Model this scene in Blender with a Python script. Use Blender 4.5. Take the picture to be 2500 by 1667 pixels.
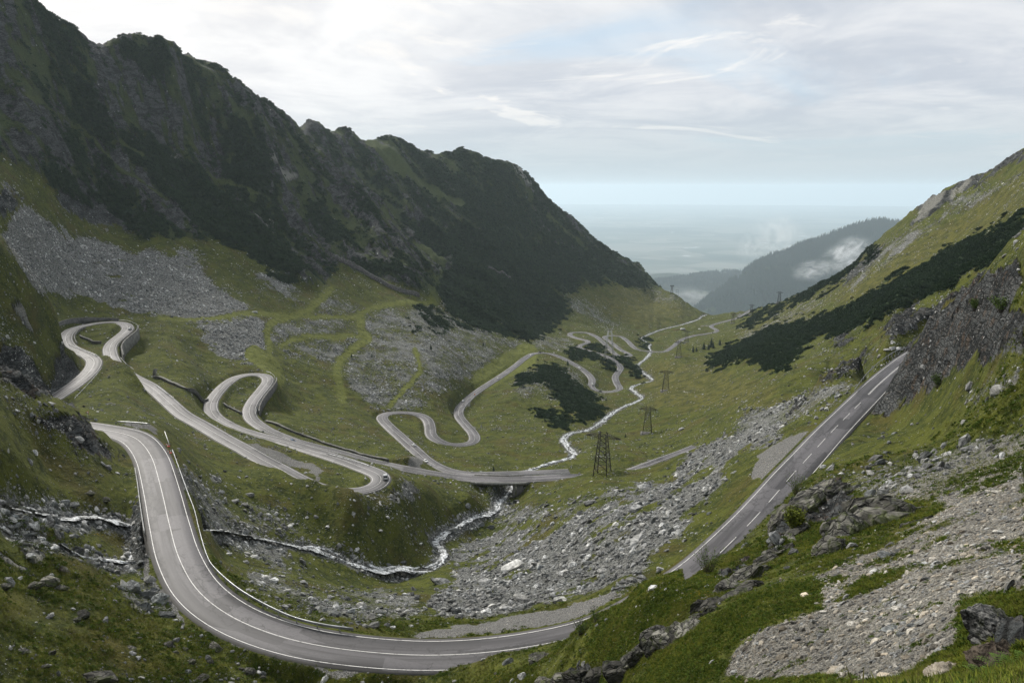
import bpy, math, random, time
import numpy as np
T0 = time.time()
for _o in list(bpy.data.objects):
    bpy.data.objects.remove(_o)
S = bpy.context.scene
COL = S.collection
rng = np.random.default_rng(7)
random.seed(7)

# ------------------------------------------------------------------ camera
F = 1805.0                      # focal length in pixels of a 2500 px wide frame (26 mm lens)
PITCH = math.radians(11.73)     # looking down
cp, sp = math.cos(PITCH), math.sin(PITCH)
cam_d = bpy.data.cameras.new('camera')
cam_d.sensor_width = 36.0
cam_d.lens = 36.0 * F / 2500.0
cam_d.clip_start = 0.1
cam_d.clip_end = 300000.0
cam = bpy.data.objects.new('camera', cam_d)
COL.objects.link(cam)
cam.rotation_euler = (math.radians(90) - PITCH, 0, 0)
S.camera = cam

# ------------------------------------------------------------------ sky, sun, exposure
SUN_AZ, SUN_EL = math.radians(-38), math.radians(38)     # azimuth from the view axis (+y), to the left
SUN_DIR = (math.sin(SUN_AZ) * math.cos(SUN_EL), math.cos(SUN_AZ) * math.cos(SUN_EL), math.sin(SUN_EL))
S.view_settings.view_transform = 'Standard'
S.view_settings.look = 'None'
S.view_settings.exposure = 0.0
S.view_settings.gamma = 1.0
S.view_settings.use_curve_mapping = False
W = bpy.data.worlds.new('World')
S.world = W
W.use_nodes = True
_nt = W.node_tree


class NG:
    """small helper for node trees"""
    def __init__(self, nt):
        self.nt = nt

    def n(self, kind, ins=None, **props):
        nd = self.nt.nodes.new(kind)
        for k, v in props.items():
            setattr(nd, k, v)
        for k, v in (ins or {}).items():
            s = nd.inputs[k]
            if isinstance(v, bpy.types.NodeSocket):
                self.nt.links.new(v, s)
            else:
                s.default_value = v
        return nd

    def math(self, op, a, b=0.0, c=None, clamp=False):
        nd = self.n('ShaderNodeMath', {0: a, 1: b}, operation=op, use_clamp=clamp)
        if c is not None:
            if isinstance(c, bpy.types.NodeSocket):
                self.nt.links.new(c, nd.inputs[2])
            else:
                nd.inputs[2].default_value = c
        return nd.outputs[0]

    def vmath(self, op, a, b=(0, 0, 0)):
        nd = self.n('ShaderNodeVectorMath', {0: a, 1: b}, operation=op)
        return nd.outputs['Value'] if op in ('DOT_PRODUCT', 'LENGTH') else nd.outputs[0]

    def mix(self, f, a, b, blend='MIX'):
        nd = self.n('ShaderNodeMix', None, data_type='RGBA', blend_type=blend)
        for k, v in ((0, f), (6, a), (7, b)):
            s = nd.inputs[k]
            if isinstance(v, bpy.types.NodeSocket):
                self.nt.links.new(v, s)
            else:
                s.default_value = (*v, 1) if isinstance(v, (tuple, list)) and len(v) == 3 else v
        return nd.outputs[2]

    def rng(self, x, a, b, c=0.0, d=1.0, smooth=True):
        nd = self.n('ShaderNodeMapRange', {0: x, 1: a, 2: b, 3: c, 4: d})
        nd.interpolation_type = 'SMOOTHSTEP' if smooth else 'LINEAR'
        return nd.outputs[0]

    def noise(self, vec, scale, detail=4.0, rough=0.55, dist=0.0):
        return self.n('ShaderNodeTexNoise', {'Vector': vec, 'Scale': scale, 'Detail': detail, 'Roughness': rough, 'Distortion': dist}).outputs[0]


g = NG(_nt)
_bg = _nt.nodes['Background']
_dir = g.n('ShaderNodeTexCoord').outputs['Generated']
_sky = g.n('ShaderNodeTexSky', None, sky_type='NISHITA', sun_disc=False, sun_elevation=SUN_EL, sun_rotation=SUN_AZ)
_skyc = g.vmath('SCALE', _sky.outputs[0])
_skyc.node.inputs['Scale'].default_value = 0.10
_xyz = g.n('ShaderNodeSeparateXYZ', {0: _dir})
_zc = g.math('ADD', g.math('MAXIMUM', _xyz.outputs[2], 0.0), 0.10)
_p = g.n('ShaderNodeCombineXYZ', {0: g.math('DIVIDE', _xyz.outputs[0], _zc), 1: g.math('DIVIDE', _xyz.outputs[1], _zc)}).outputs[0]
_n1 = g.noise(_p, 0.42, 10.0, 0.60, 0.9)
_n2 = g.noise(g.vmath('ADD', _p, (7.3, 2.1, 4.0)), 1.1, 9.0, 0.62, 0.6)
_n3 = g.noise(g.vmath('ADD', _p, (3.9, 9.1, 2.0)), 0.33, 7.0, 0.55, 0.7)
_sund = g.vmath('DOT_PRODUCT', _dir, SUN_DIR)
_glow = g.rng(_sund, 0.62, 0.985)
_shade = g.rng(g.math('ADD', g.math('MULTIPLY', _n1, 0.5), g.math('MULTIPLY', _n2, 0.5)), 0.40, 0.60)
_dark = g.mix(_glow, (0.60, 0.65, 0.725), (1.0, 0.98, 0.97))
_lite = g.mix(_glow, (0.84, 0.86, 0.89), (1.22, 1.20, 1.16))
_cloud = g.mix(_shade, _dark, _lite)
_gap = g.math('MULTIPLY', g.rng(_n3, 0.575, 0.67, 0.0, 0.7), g.rng(_sund, 0.98, 0.86))
_blue = g.mix(0.35, (0.60, 0.80, 0.98), _skyc)
_cloud = g.mix(_gap, _cloud, _blue)
# bright broken cloud edges
_n4 = g.noise(g.vmath('ADD', _p, (1.1, 5.7, 8.0)), 0.75, 9.0, 0.62, 1.0)
_cloud = g.mix(g.rng(_n4, 0.56, 0.66, 0.0, 0.8), _cloud, (1.04, 1.02, 0.99))
_hor = g.mix(_glow, (0.585, 0.665, 0.705), (0.95, 0.965, 0.96))
_cloud = g.mix(g.rng(_xyz.outputs[2], 0.0, 0.13), _hor, _cloud)
_nt.links.new(_cloud, _bg.inputs['Color'])
_bg.inputs['Strength'].default_value = 1.0

sun_d = bpy.data.lights.new('sun', 'SUN')
sun_d.energy = 4.5
sun_d.angle = math.radians(9)
sun_d.color = (1.0, 0.955, 0.88)
sun = bpy.data.objects.new('sun', sun_d)
COL.objects.link(sun)
from mathutils import Vector
sun.rotation_euler = Vector(SUN_DIR).to_track_quat('Z', 'Y').to_euler()

S.render.engine = 'CYCLES'
S.cycles.use_denoising = True
try:
    S.cycles.denoiser = 'OPENIMAGEDENOISE'
    S.cycles.denoising_input_passes = 'RGB_ALBEDO_NORMAL'
except Exception:
    pass
S.cycles.max_bounces = 5
S.cycles.diffuse_bounces = 2
S.cycles.glossy_bounces = 2
S.cycles.transmission_bounces = 4
S.cycles.volume_bounces = 2
S.cycles.transparent_max_bounces = 8
S.cycles.caustics_reflective = False
S.cycles.caustics_refractive = False
# ------------------------------------------------------------------ places in the photograph -> points in the valley
def ray(u, v):
    a = (u - 1250.0) / F
    b = (833.5 - v) / F
    return np.array([a, cp + b * sp, -sp + b * cp])


def pz(u, v, z):
    d = ray(u, v)
    return d * (z / d[2])


def pr(u, v, r):
    d = ray(u, v)
    return d * (r / math.hypot(d[0], d[1]))


def project(x, y, z):
    yc = y * cp - z * sp
    zc = y * sp + z * cp
    return 1250.0 + F * x / yc, 833.5 - F * zc / yc


def catmull(P, n):
    P = np.asarray(P, float)
    Q = np.vstack([2 * P[0] - P[1], P, 2 * P[-1] - P[-2]])
    out = []
    for i in range(1, len(Q) - 2):
        t = np.linspace(0, 1, n, endpoint=False)[:, None]
        a, b, c, d = Q[i - 1], Q[i], Q[i + 1], Q[i + 2]
        out.append(0.5 * (2 * b + (c - a) * t + (2 * a - 5 * b + 4 * c - d) * t ** 2 + (3 * b - a - 3 * c + d) * t ** 3))
    out.append(P[-1:])
    return np.vstack(out)


def resample(P, step):
    seg = np.linalg.norm(np.diff(P[:, :2], axis=0), axis=1)
    L = np.concatenate([[0], np.cumsum(seg)])
    n = max(2, int(L[-1] / step) + 1)
    s = np.linspace(0, L[-1], n)
    return np.stack([np.interp(s, L, P[:, k]) for k in range(3)], 1)


def line3(pts, step=2.0, smooth=3):
    """pixel polyline with a height at some of its knots -> smooth 3-D centre line"""
    L = [0.0]
    for a, b in zip(pts, pts[1:]):
        L.append(L[-1] + math.hypot(a[0] - b[0], a[1] - b[1]))
    zi = [i for i, p in enumerate(pts) if len(p) > 2]
    z = np.interp(L, [L[i] for i in zi], [pts[i][2] for i in zi])
    P = np.array([pz(p[0], p[1], zz) for p, zz in zip(pts, z)])
    P = resample(catmull(P, 8), step)
    for _ in range(smooth):
        Q = P.copy()
        Q[1:-1] = (P[:-2] + 2 * P[1:-1] + P[2:]) / 4
        P = Q
    return P


# roads: (u, v[, z]) in pixels of the 2500 px photograph, heights in metres below the camera
ROADS = {
 'near': dict(w=6.9, p=[(150, 1036, -61), (190, 1040), (229, 1045.5, -61.5), (262, 1051), (298, 1057.5), (325, 1066), (345.5, 1081), (360, 1099), (372, 1120), (382, 1150), (399, 1216), (409, 1262), (419, 1302, -62), (428.6, 1341), (445, 1381), (468, 1424), (503, 1463), (554, 1500), (612, 1529), (699, 1559), (798, 1580), (930, 1595), (1028, 1600, -65), (1127, 1598), (1226, 1589), (1299, 1578), (1381, 1562, -65), (1450, 1543), (1520, 1515), (1590, 1474), (1650, 1435), (1708, 1396, -61), (1764, 1344), (1836, 1272), (1892, 1209), (1928, 1166), (1973, 1117), (2014.5, 1071, -59), (2053, 1031), (2089, 995), (2110, 974), (2139.6, 944), (2166, 920), (2187, 902.6, -58), (2215, 880), (2250, 857, -57.5)]),
 'hairpin': dict(w=6.8, p=[(60, 1010, -87), (128, 974, -88), (179, 941), (212, 914), (227, 895), (229, 880), (214.5, 867), (191, 857), (170, 846), (160, 831), (163, 816), (179, 803), (208.5, 794), (244, 788, -91), (280, 786.4), (304, 791), (312, 800), (307, 810), (292, 822), (276, 835.5), (268, 849), (269.6, 864), (275, 878, -96), (290, 899, -98.5), (325, 921, -100), (362, 940, -101.5), (387, 959), (417, 986), (447, 1012), (482.6, 1032), (512, 1049), (551, 1072), (596, 1096), (631.5, 1117, -106), (675, 1140), (720, 1165), (770, 1188), (820, 1200), (864, 1200, -110), (897, 1195), (922, 1184), (932, 1170), (923, 1157), (898, 1146), (853, 1129), (808.5, 1114), (749, 1096), (689, 1078), (630, 1063), (581, 1048.5), (551, 1034), (526, 1018), (514, 998), (518, 977), (533, 956), (551, 938), (575, 922), (604.7, 914.5), (631.5, 914, -124), (650, 919), (654, 930), (643, 947), (625.6, 968), (613.6, 986), (608, 1004), (613.6, 1021.7), (631.5, 1037), (661, 1054.5), (719, 1077), (767, 1090), (823.4, 1104), (900, 1125), (987, 1143), (1047, 1154), (1106, 1163, -145)]),
 'bridge': dict(w=7.2, p=[(1095, 1161.5, -145), (1106, 1163, -145), (1160, 1168.5), (1259, 1170), (1300, 1168, -145), (1350, 1166), (1404, 1163.5, -145), (1440, 1163, -147), (1490, 1160, -147), (1540, 1149, -144), (1557.5, 1144, -143), (1617, 1123), (1659, 1108, -139), (1700, 1092, -137)]),
 'valley': dict(w=7.4, p=[(1390, 1151, -147), (1300, 1155.5, -147), (1200, 1158, -147), (1150, 1158, -148), (1112, 1153, -150), (1077, 1143), (1041, 1123, -155), (1011, 1096), (981, 1069), (951.5, 1042.6), (935, 1025), (933, 1017), (944, 1010), (966, 1007), (1002, 1008), (1028, 1014), (1044, 1025), (1050, 1042.6, -172), (1052, 1060), (1066, 1074), (1091.5, 1084), (1124, 1086), (1152, 1080, -178), (1159, 1069), (1153, 1054.5), (1137, 1036.6), (1121, 1016), (1121, 999), (1136, 980), (1160, 959), (1196, 935), (1225.6, 916), (1258, 893), (1275, 879), (1290, 869, -205), (1306, 862.5), (1334, 862), (1364, 870), (1393.6, 884.7), (1423.4, 902.6), (1440, 917.5), (1446, 929), (1443, 941), (1449, 950, -223), (1468, 956), (1496, 956, -226), (1513, 949), (1506, 935), (1502, 920), (1511, 906), (1515, 896.6, -232), (1504, 884), (1483, 871), (1462, 863.5), (1435, 856), (1417, 850), (1414, 845.5), (1421, 841), (1434, 836.5), (1434, 832), (1420, 828, -239), (1404, 824), (1392, 818), (1394, 813), (1408.5, 811, -243), (1435, 813), (1456, 822), (1474, 837), (1492, 855), (1507, 867), (1524, 870.5, -249), (1538, 868), (1531, 862), (1513, 852), (1492, 835.5), (1476, 824), (1486, 819.5, -255), (1513, 821), (1531, 831), (1545.5, 846), (1563, 855), (1602, 859, -262), (1626, 857), (1644, 845), (1665, 829), (1694.5, 819.5, -270), (1724, 815), (1747, 810.5), (1750, 805.5), (1738, 799), (1737, 796), (1745, 791.5), (1781, 782, -283), (1805, 774.5), (1820, 765, -290), (1835, 757, -292)]),
}
for k, R in ROADS.items():
    R['c'] = line3(R['p'])
RIVER = {
 'main': dict(w=4.0, p=[(1045, 1387, -130), (1072, 1372), (1085, 1348, -135), (1064, 1325), (1081, 1305), (1127.5, 1278.6, -144), (1160, 1262), (1205, 1248, -150), (1218, 1225), (1246, 1196, -156), (1254, 1175, -157), (1262, 1155, -158), (1304, 1146), (1343, 1129), (1393.6, 1119), (1402, 1108, -164), (1384.7, 1087), (1376, 1072, -170), (1393.6, 1057.5), (1438, 1048.5, -178), (1468, 1030.6), (1492, 1010), (1522, 993.4, -195), (1557.5, 978.5), (1566, 968, -205), (1551.5, 957.7), (1540, 948, -210), (1557, 938), (1590, 929, -218), (1585, 919), (1569, 908.5), (1556, 893, -235), (1572, 879), (1584, 867, -252), (1588, 857, -266), (1584, 847), (1586, 839, -270), (1566, 828, -272), (1584, 816), (1617, 804, -279), (1647, 797), (1677, 789), (1706, 779), (1712, 773, -292), (1725, 768, -296)]),
 'left': dict(w=4.8, p=[(0, 1236, -46), (49, 1250), (92, 1258), (142, 1268, -56), (200, 1262), (247, 1262), (313, 1281, -64), (349.5, 1290, -66), (390, 1296, -69), (440, 1298, -73), (494.6, 1294, -78), (540, 1296), (600, 1310, -96), (649.5, 1316.5), (715, 1331, -108.5), (781, 1341), (824, 1361, -116.5), (873.7, 1378), (930, 1393, -123), (979, 1386), (1010, 1390), (1045, 1387, -130)]),
 'brook': dict(w=5.0, p=[(89, 1308, -50), (132, 1328), (165, 1348), (198, 1361, -57), (247, 1364), (297, 1371), (346, 1376, -64.5), (354, 1350), (352, 1312, -66)]),
}
for k, R in RIVER.items():
    R['c'] = line3(R['p'], 1.5, 2)

# ground that shows in the photograph: (u, v, distance) when positive, (u, v, height) when negative
GROUND = [
 # left mountain
 (-150, -150, 900), (0, -70, 950), (80, 2, 960), (112, 28, 968), (170, 62, 985), (235, 108, 1010), (290, 92, 1045), (330, 84, 1060), (385, 92, 1085), (440, 105, 1110), (530, 163, 1150), (620, 222, 1190), (700, 284, 1235),
 (760, 289, 1500), (815, 318, 1530), (843, 305, 1560), (880, 340, 1590), (905, 343, 1610), (950, 330, 1650), (1000, 352, 1690), (1060, 377, 1730), (1130, 362, 1790), (1185, 386, 1830), (1250, 397, 1880), (1290, 425, 1910), (1320, 460, 1930), (1360, 500, 1960), (1400, 532, 1990), (1450, 582, 2030), (1500, 618, 2080), (1560, 646, 2140), (1590, 680, 2170), (1608, 703, 2190),
 (707, 300, 1225), (802, 404, 1180), (846, 455, 1150), (890, 489, 1120), (921, 540, 1085), (958, 591, 1050), (1000, 640, 1020),
 (830, 400, 1440), (900, 470, 1390), (960, 540, 1330), (1010, 600, 1240), (1060, 640, 1200),
 (-150, 200, 800), (0, 200, 830), (0, 0, 930), (0, 400, 690), (0, 500, 620), (0, 600, 590), (-150, 450, 640), (-150, 600, 560),
 (100, 100, 930), (100, 300, 800), (200, 300, 930), (200, 500, 790), (200, 600, 710), (200, 700, 640), (100, 550, 670), (100, 650, 610), (100, 715, 585),
 (300, 200, 1000), (400, 300, 1020), (400, 500, 870), (400, 600, 780), (400, 700, 690), (400, 770, 620), (300, 650, 700), (300, 770, 612), (200, 768, 605),
 (500, 300, 1080), (600, 400, 1040), (600, 550, 900), (600, 650, 800), (600, 740, 700), (600, 800, 625), (600, 850, 570), (520, 800, 600), (500, 895, 525),
 (700, 450, 1080), (700, 600, 910), (700, 700, 790), (700, 800, 670), (700, 900, 570), (700, 980, 500),
 (800, 550, 1030), (800, 650, 900), (800, 750, 770), (800, 850, 650), (800, 920, 580), (800, 1000, 505), (800, 1055, 435), (760, 1030, 450),
 (900, 650, 960), (900, 750, 830), (900, 850, 690), (900, 950, 580), (870, 1080, 412), (870, 1020, 490),
 (1000, 500, 1400), (1000, 420, 1550), (1000, 700, 940), (1000, 800, 780), (1000, 900, 650), (1000, 970, 580),
 (1100, 450, 1620), (1100, 550, 1430), (1100, 650, 1230), (1100, 720, 1060), (1100, 800, 870), (1100, 900, 690), (1095, 960, 625),
 (1200, 500, 1640), (1200, 600, 1420), (1200, 690, 1220), (1200, 760, 1080), (1200, 830, 900), (1200, 880, 810),
 (1300, 550, 1780), (1300, 650, 1530), (1300, 740, 1330), (1300, 800, 1180), (1330, 835, 1030), (1370, 800, 1260),
 (1400, 640, 1790), (1400, 720, 1520), (1420, 780, 1370), (1500, 700, 1750), (1500, 760, 1560), (1490, 790, 1460), (1550, 740, 1700), (1580, 770, 1590), (1600, 740, 1800),
 (1640, 716, 1860), (1680, 742, 1830), (1715, 765, 1790),
 # valley floor and its lip
 (1660, 774, 1660), (1740, 773, 1740), (1790, 764, 1770), (1690, 800, 1480),
 (1200, 1000, 605), (1250, 950, 690), (1300, 900, 800), (1300, 1000, 615), (1250, 1050, 535), (1300, 1060, 510), (1200, 1100, 455), (1230, 1130, 425), (1400, 980, 655), (1400, 920, 780), (1450, 1000, 610), (1480, 975, 690),
 (1050, 1110, 425), (1150, 1110, 440), (1100, 1110, 430), (1000, 1060, 490), (1100, 1055, 520), (1100, 1130, 405),
 # pylon side of the stream
 (1470, 1163, 336), (1412, 1161, 350), (1440, 1152, 347), (1470, 1147, 346), (1500, 1143, 348), (1525, 1146, 351), (1580, 1060, -172), (1625, 956, -181), (1657, 873, -203), (1676, 838, -222), (1430, 1100, -158), (1520, 1100, -152), (1600, 1010, -175), (1700, 1000, -160), (1700, 940, -178), (1650, 1060, -158), (1640, 900, -200), (1600, 900, -212), (1700, 880, -200),
 (1750, 900, -172), (1750, 850, -213), (1850, 850, -148), (1800, 800, -225), (1850, 780, -225), (1900, 765, -205), (1900, 900, -128), (1900, 820, -160), (1950, 850, -128), (2000, 900, -100), (2000, 800, -128), (2000, 725, 1050), (2070, 850, -95), (2100, 780, -96), (2100, 700, 800), (2100, 650, 1050),
 (2200, 650, 760), (2200, 720, 520), (2200, 790, 400), (2300, 600, 760), (2300, 690, 420), (2400, 560, 680), (2400, 640, 400), (2500, 500, 590), (2500, 580, 350), (2650, 450, -3), (2650, 560, -20),
 (2500, 362, 900), (2400, 425, 960), (2350, 440, 985), (2270, 485, 1010), (2230, 512, 1030), (2196, 542, 1050), (2155, 572, 1100), (2124, 605, 1150), (2090, 640, 1220), (2053, 669, 1300), (2000, 693, 1430), (1951, 720, 1540), (1905, 738, 1640), (1860, 752, 1720), (2650, 260, 850),
 (2400, 500, 800), (2500, 430, 740), (2300, 540, 850),
 # scree slope below the near road
 (1500, 1300, -90), (1400, 1200, -122), (1300, 1300, -121), (1200, 1400, -112), (1300, 1400, -103), (1400, 1400, -93), (1500, 1400, -83), (1420, 1480, -76), (1300, 1490, -80), (1200, 1510, -80), (1600, 1350, -76), (1640, 1250, -84), (1700, 1200, -86), (1800, 1150, -77), (1500, 1220, -105), (1300, 1220, -136),
 (1100, 1490, -84), (1000, 1490, -84), (900, 1480, -84), (1000, 1430, -108), (800, 1430, -98), (900, 1440, -104), (700, 1400, -92), (620, 1380, -90), (560, 1340, -86), (530, 1360, -76), (1120, 1440, -108),
 (1655, 1125, -122), (1640, 1160, -120), (1680, 1150, -112), (1750, 1100, -104), (1850, 1050, -90), (1950, 1000, -78), (1900, 950, -108), (1800, 1040, -108), (1840, 1150, -70), (1940, 1060, -68), (2020, 980, -66), (2060, 930, -66), (2100, 890, -66), (2160, 850, -64), (2020, 930, -75), (2100, 850, -76),
 # the green hill between the near stream and the middle road
 (620, 1124, -104), (700, 1146, -103), (760, 1166, -101.5), (820, 1188, -102.5), (864, 1207, -105), (700, 1250, -105.5), (800, 1260, -109), (800, 1310, -113), (900, 1280, -115), (960, 1240, -115), (1000, 1330, -128), (1050, 1295, -134), (960, 1355, -126), (600, 1200, -100), (600, 1260, -99), (550, 1180, -96), (520, 1250, -89),
 (990, 1195, -117), (1050, 1195, -128), (1150, 1225, -141), (1100, 1190, -138), (950, 1215, -113), (1180, 1195, -149), (1300, 1205, -146), (1280, 1210, -149), (1350, 1190, -142), (1000, 1130, -139),
 (480, 1062, -103), (400, 1012, -101), (362, 958, -99), (450, 1080, -92), (450, 1140, -80), (480, 1200, -81), (350, 1030, -73), (300, 1012, -71), (250, 1028, -63.5), (400, 1040, -85), (430, 1050, -92), (300, 960, -90), (250, 990, -84), (200, 985, -80), (274, 870, 448), (300, 881, 432), (330, 897, 419), (352, 916, 408), (260, 900, -91), (310, 925, -92.5), (335, 945, -96), (220, 940, -89.5),
 (345, 840, -104), (349, 828, -101), (330, 851, -104), (300, 872, -105), (420, 880, 490), (450, 940, 434), (480, 905, 487), (400, 800, 575), (400, 840, 525), (340, 800, -98), (318, 872, -104),
 (235, 820, -93.5), (230, 845, -97), (255, 800, -92), (600, 960, -128), (590, 1000, -128), (580, 940, -124), (640, 960, -131), (650, 975, -132), (632, 1012, -132), (690, 1040, -131), (560, 1010, -126),
 # left crag
 (165, 842, 440), (152, 800, 436), (130, 755, 425), (80, 705, 412), (30, 665, 402), (0, 643, 395), (-150, 560, 385), (60, 800, 388), (100, 880, 375), (0, 900, 362), (0, 780, 378), (140, 860, 408), (-150, 800, 368), (-150, 900, 355),
 # near left hill and its stream
 (0, 958, -38), (60, 963, -41), (110, 985, -44), (160, 1005, -47), (205, 1024, -51), (235, 1055, -55), (255, 1085, -57), (275, 1120, -60), (-150, 920, -32), (0, 1050, -41), (100, 1080, -49), (0, 1150, -44), (100, 1160, -52), (200, 1150, -56), (250, 1190, -59), (300, 1150, -61.5), (310, 1230, -63), (200, 1220, -58), (330, 1100, -61.5),
 (-150, 1236, -36), (0, 1400, -48), (0, 1667, -49), (-150, 1500, -42), (200, 1400, -54), (200, 1500, -54), (300, 1500, -58), (300, 1667, -57), (150, 1600, -52), (400, 1520, -62), (500, 1600, -63), (430, 1580, -61), (600, 1660, -64), (750, 1660, -66), (900, 1660, -66), (1000, 1665, -66), (380, 1440, -63), (270, 1430, -59), (330, 1420, -62.5), (140, 1300, -54), (100, 1400, -51.5),
 # the hillside the picture was taken from
 (1060, 1650, -63), (1130, 1632, -61), (1200, 1612, -58), (1285, 1605, -56), (1345, 1592, -53), (1380, 1566, -49), (1440, 1512, -45), (1480, 1497, -43), (1527, 1470, -40), (1549, 1434, -38), (1596, 1403, -36.5), (1640, 1395, -35.5), (1700, 1380, -36), (1770, 1358, -38), (1830, 1335, -41), (1900, 1255, -45), (1960, 1180, -48), (2010, 1125, -51), (2070, 1062, -53), (2126, 1003, -54.5),
 (1150, 1667, -60), (1300, 1667, -50), (1500, 1667, -37), (1700, 1667, -25), (2000, 1650, -17), (2300, 1600, -12), (2500, 1667, -8), (2650, 1600, -6), (1430, 1590, -43.5), (1500, 1540, -38), (1600, 1500, -31.5), (1800, 1500, -24), (1750, 1430, -30), (1850, 1420, -29), (2000, 1350, -27), (1950, 1270, -37), (2150, 1320, -25), (2150, 1230, -30), (2300, 1300, -20), (2500, 1400, -14), (2300, 1450, -15.5), (2100, 1500, -19), (2500, 1200, -19.5), (2300, 1150, -28), (2100, 1150, -41), (2000, 1200, -43), (2200, 1050, -43), (2350, 1000, 126), (2500, 1000, -24), (2500, 850, 104), (2350, 900, 145), (2400, 900, 128), (2200, 1000, -50), (2140, 1012, -54.5), (2650, 1000, -18), (2650, 1300, -10),
 (2162, 948, -51), (2205, 882, -47), (2240, 822, -38), (2300, 766, 200), (2400, 692, 165), (2500, 622, 138), (2500, 740, 120), (2400, 800, 150), (2300, 880, 172), (2300, 960, 158), (2650, 540, -4), (2650, 760, -12),
]
HIDDEN = [  # (azimuth in degrees, distance, height)
 (0, 3, -2.6), (-25, 3, -2.8), (25, 3, -2.2), (-44, 3, -2.8), (44, 3, -1.8), (0, 10, -10), (-25, 10, -11), (-44, 10, -10), (20, 10, -7.5), (0, 30, -28), (-25, 30, -30), (-44, 30, -26), (-10, 60, -55), (-25, 60, -54), (-40, 60, -44), (5, 55, -49),
 (-40, 1400, 40), (-25, 1600, 60), (-12, 2100, 40), (0, 2500, -100), (5, 2600, -330), (14, 2150, -470), (20, 2200, -430), (14, 2700, -700), (25, 2300, -450), (35, 1300, -40), (40, 1300, 0), (43, 1300, 10), (25, 1800, -300), (32, 1850, -220), (38, 1850, -170), (43, 1850, -160), (30, 2500, -450), (38, 2500, -400),
 (34.5, 215, -29), (38, 205, -24), (43, 200, -20), (31.5, 240, -48), (-38, 480, -50), (-43, 480, -36), (-40.5, 480, -44), (-35, 490, -70), (-33, 240, -60), (-35, 260, -70), (-30, 280, -76), (25, 330, -95), (28, 300, -90), (25, 420, -100), (31, 330, -60), (30, 480, -80),
 (56, 3, -1.5), (56, 14, -5.5), (56, 60, -9), (56, 140, 2), (56, 700, 120), (56, 1500, 60), (-49, 3, -2.8), (-49, 60, -38), (-49, 150, -30), (-49, 370, 10), (-49, 800, 180), (-49, 1500, 40), (9, 135, -75), (13, 130, -72), (6.5, 300, -122),
]


def tps_fit(X, val, lam):
    n = len(X)
    d2 = ((X[:, None] - X[None]) ** 2).sum(-1)
    K = 0.5 * d2 * np.log(d2 + 1e-12)
    A = np.zeros((n + 3, n + 3))
    A[:n, :n] = K + lam * np.eye(n)
    A[:n, n] = 1
    A[:n, n + 1:] = X
    A[n:, :n] = A[:n, n:].T
    b = np.zeros(n + 3)
    b[:n] = val
    return np.linalg.solve(A, b)


def tps_eval(X, w, Q, chunk=8000):
    out = np.empty(len(Q))
    n = len(X)
    Xf = X.astype(np.float32)
    wf = w[:n].astype(np.float32)
    x2 = (Xf ** 2).sum(1)
    for i in range(0, len(Q), chunk):
        q = Q[i:i + chunk].astype(np.float32)
        d2 = np.maximum((q ** 2).sum(1)[:, None] + x2[None] - 2 * q @ Xf.T, 1e-9)
        out[i:i + chunk] = (0.5 * d2 * np.log(d2)) @ wf + w[n] + q @ w[n + 1:]
    return out


SKY = [(u, v, q) for (u, v, q) in GROUND if q > 0 and ((u < 705 and v < 290 and q > 890 and (u, v) not in ((200, 300), (100, 100), (0, 0), (300, 200))) or (750 < u < 1620 and q >= 1495 and v < 710 and (u, v) not in ((1000, 420), (1100, 450), (1200, 500), (1200, 600), (1300, 550), (1300, 650), (1400, 640), (1500, 700))) or (u > 1855 and q > 840 and v < 755 and (u, v) not in ((2000, 725), (2100, 650), (2300, 540))))]
AZK = 2.6
pts = []
for (u, v, q) in SKY:          # the far side of every skyline falls away
    for f, dv in ((1.06, 25), (1.18, 90)):
        pts.append(pr(u, v + dv, q * f))
NSKY = len(pts)
for (u, v, q) in GROUND:
    p = pz(u, v, q) if q < 0 else pr(u, v, q)
    pts.append(p)
for az, r, z in HIDDEN:
    a = math.radians(az)
    pts.append(np.array([r * math.sin(a), r * math.cos(a), z]))
for R in ROADS.values():
    pts += list(resample(R['c'], 22.0))
for R in RIVER.values():
    pts += list(resample(R['c'], 26.0))
pts = np.array(pts)
_r = np.hypot(pts[:, 0], pts[:, 1])
X = np.stack([np.arctan2(pts[:, 0], pts[:, 1]) * AZK, np.log(_r)], 1)
wt = tps_fit(X, pts[:, 2] / _r, 4e-5)

NA = 900
az = np.radians(np.linspace(-49, 56, NA))
lr = np.concatenate([np.linspace(math.log(2.5), math.log(15), 60, endpoint=False), np.linspace(math.log(15), math.log(300), 470, endpoint=False),
                     np.linspace(math.log(300), math.log(1400), 560, endpoint=False), np.linspace(math.log(1400), math.log(2700), 170)])
NR = len(lr)
ca = np.linspace(az[0], az[-1], 360)
cl = np.linspace(lr[0], lr[-1], 560)
Q = np.stack(np.meshgrid(ca * AZK, cl, indexing='ij'), -1).reshape(-1, 2)
tc = tps_eval(X, wt, Q).reshape(360, 560)


def cubic_axis(A, x0, dx, xs, axis):
    A = np.moveaxis(A, axis, 0)
    f = (xs - x0) / dx
    i = np.clip(np.floor(f).astype(int), 0, A.shape[0] - 2)
    t = (f - i).reshape(-1, *([1] * (A.ndim - 1)))
    n = A.shape[0] - 1
    p0, p1, p2, p3 = A[np.maximum(i - 1, 0)], A[i], A[i + 1], A[np.minimum(i + 2, n)]
    o = 0.5 * (2 * p1 + (p2 - p0) * t + (2 * p0 - 5 * p1 + 4 * p2 - p3) * t ** 2 + (3 * p1 - p0 - 3 * p2 + p3) * t ** 3)
    return np.moveaxis(o, 0, axis)


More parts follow.
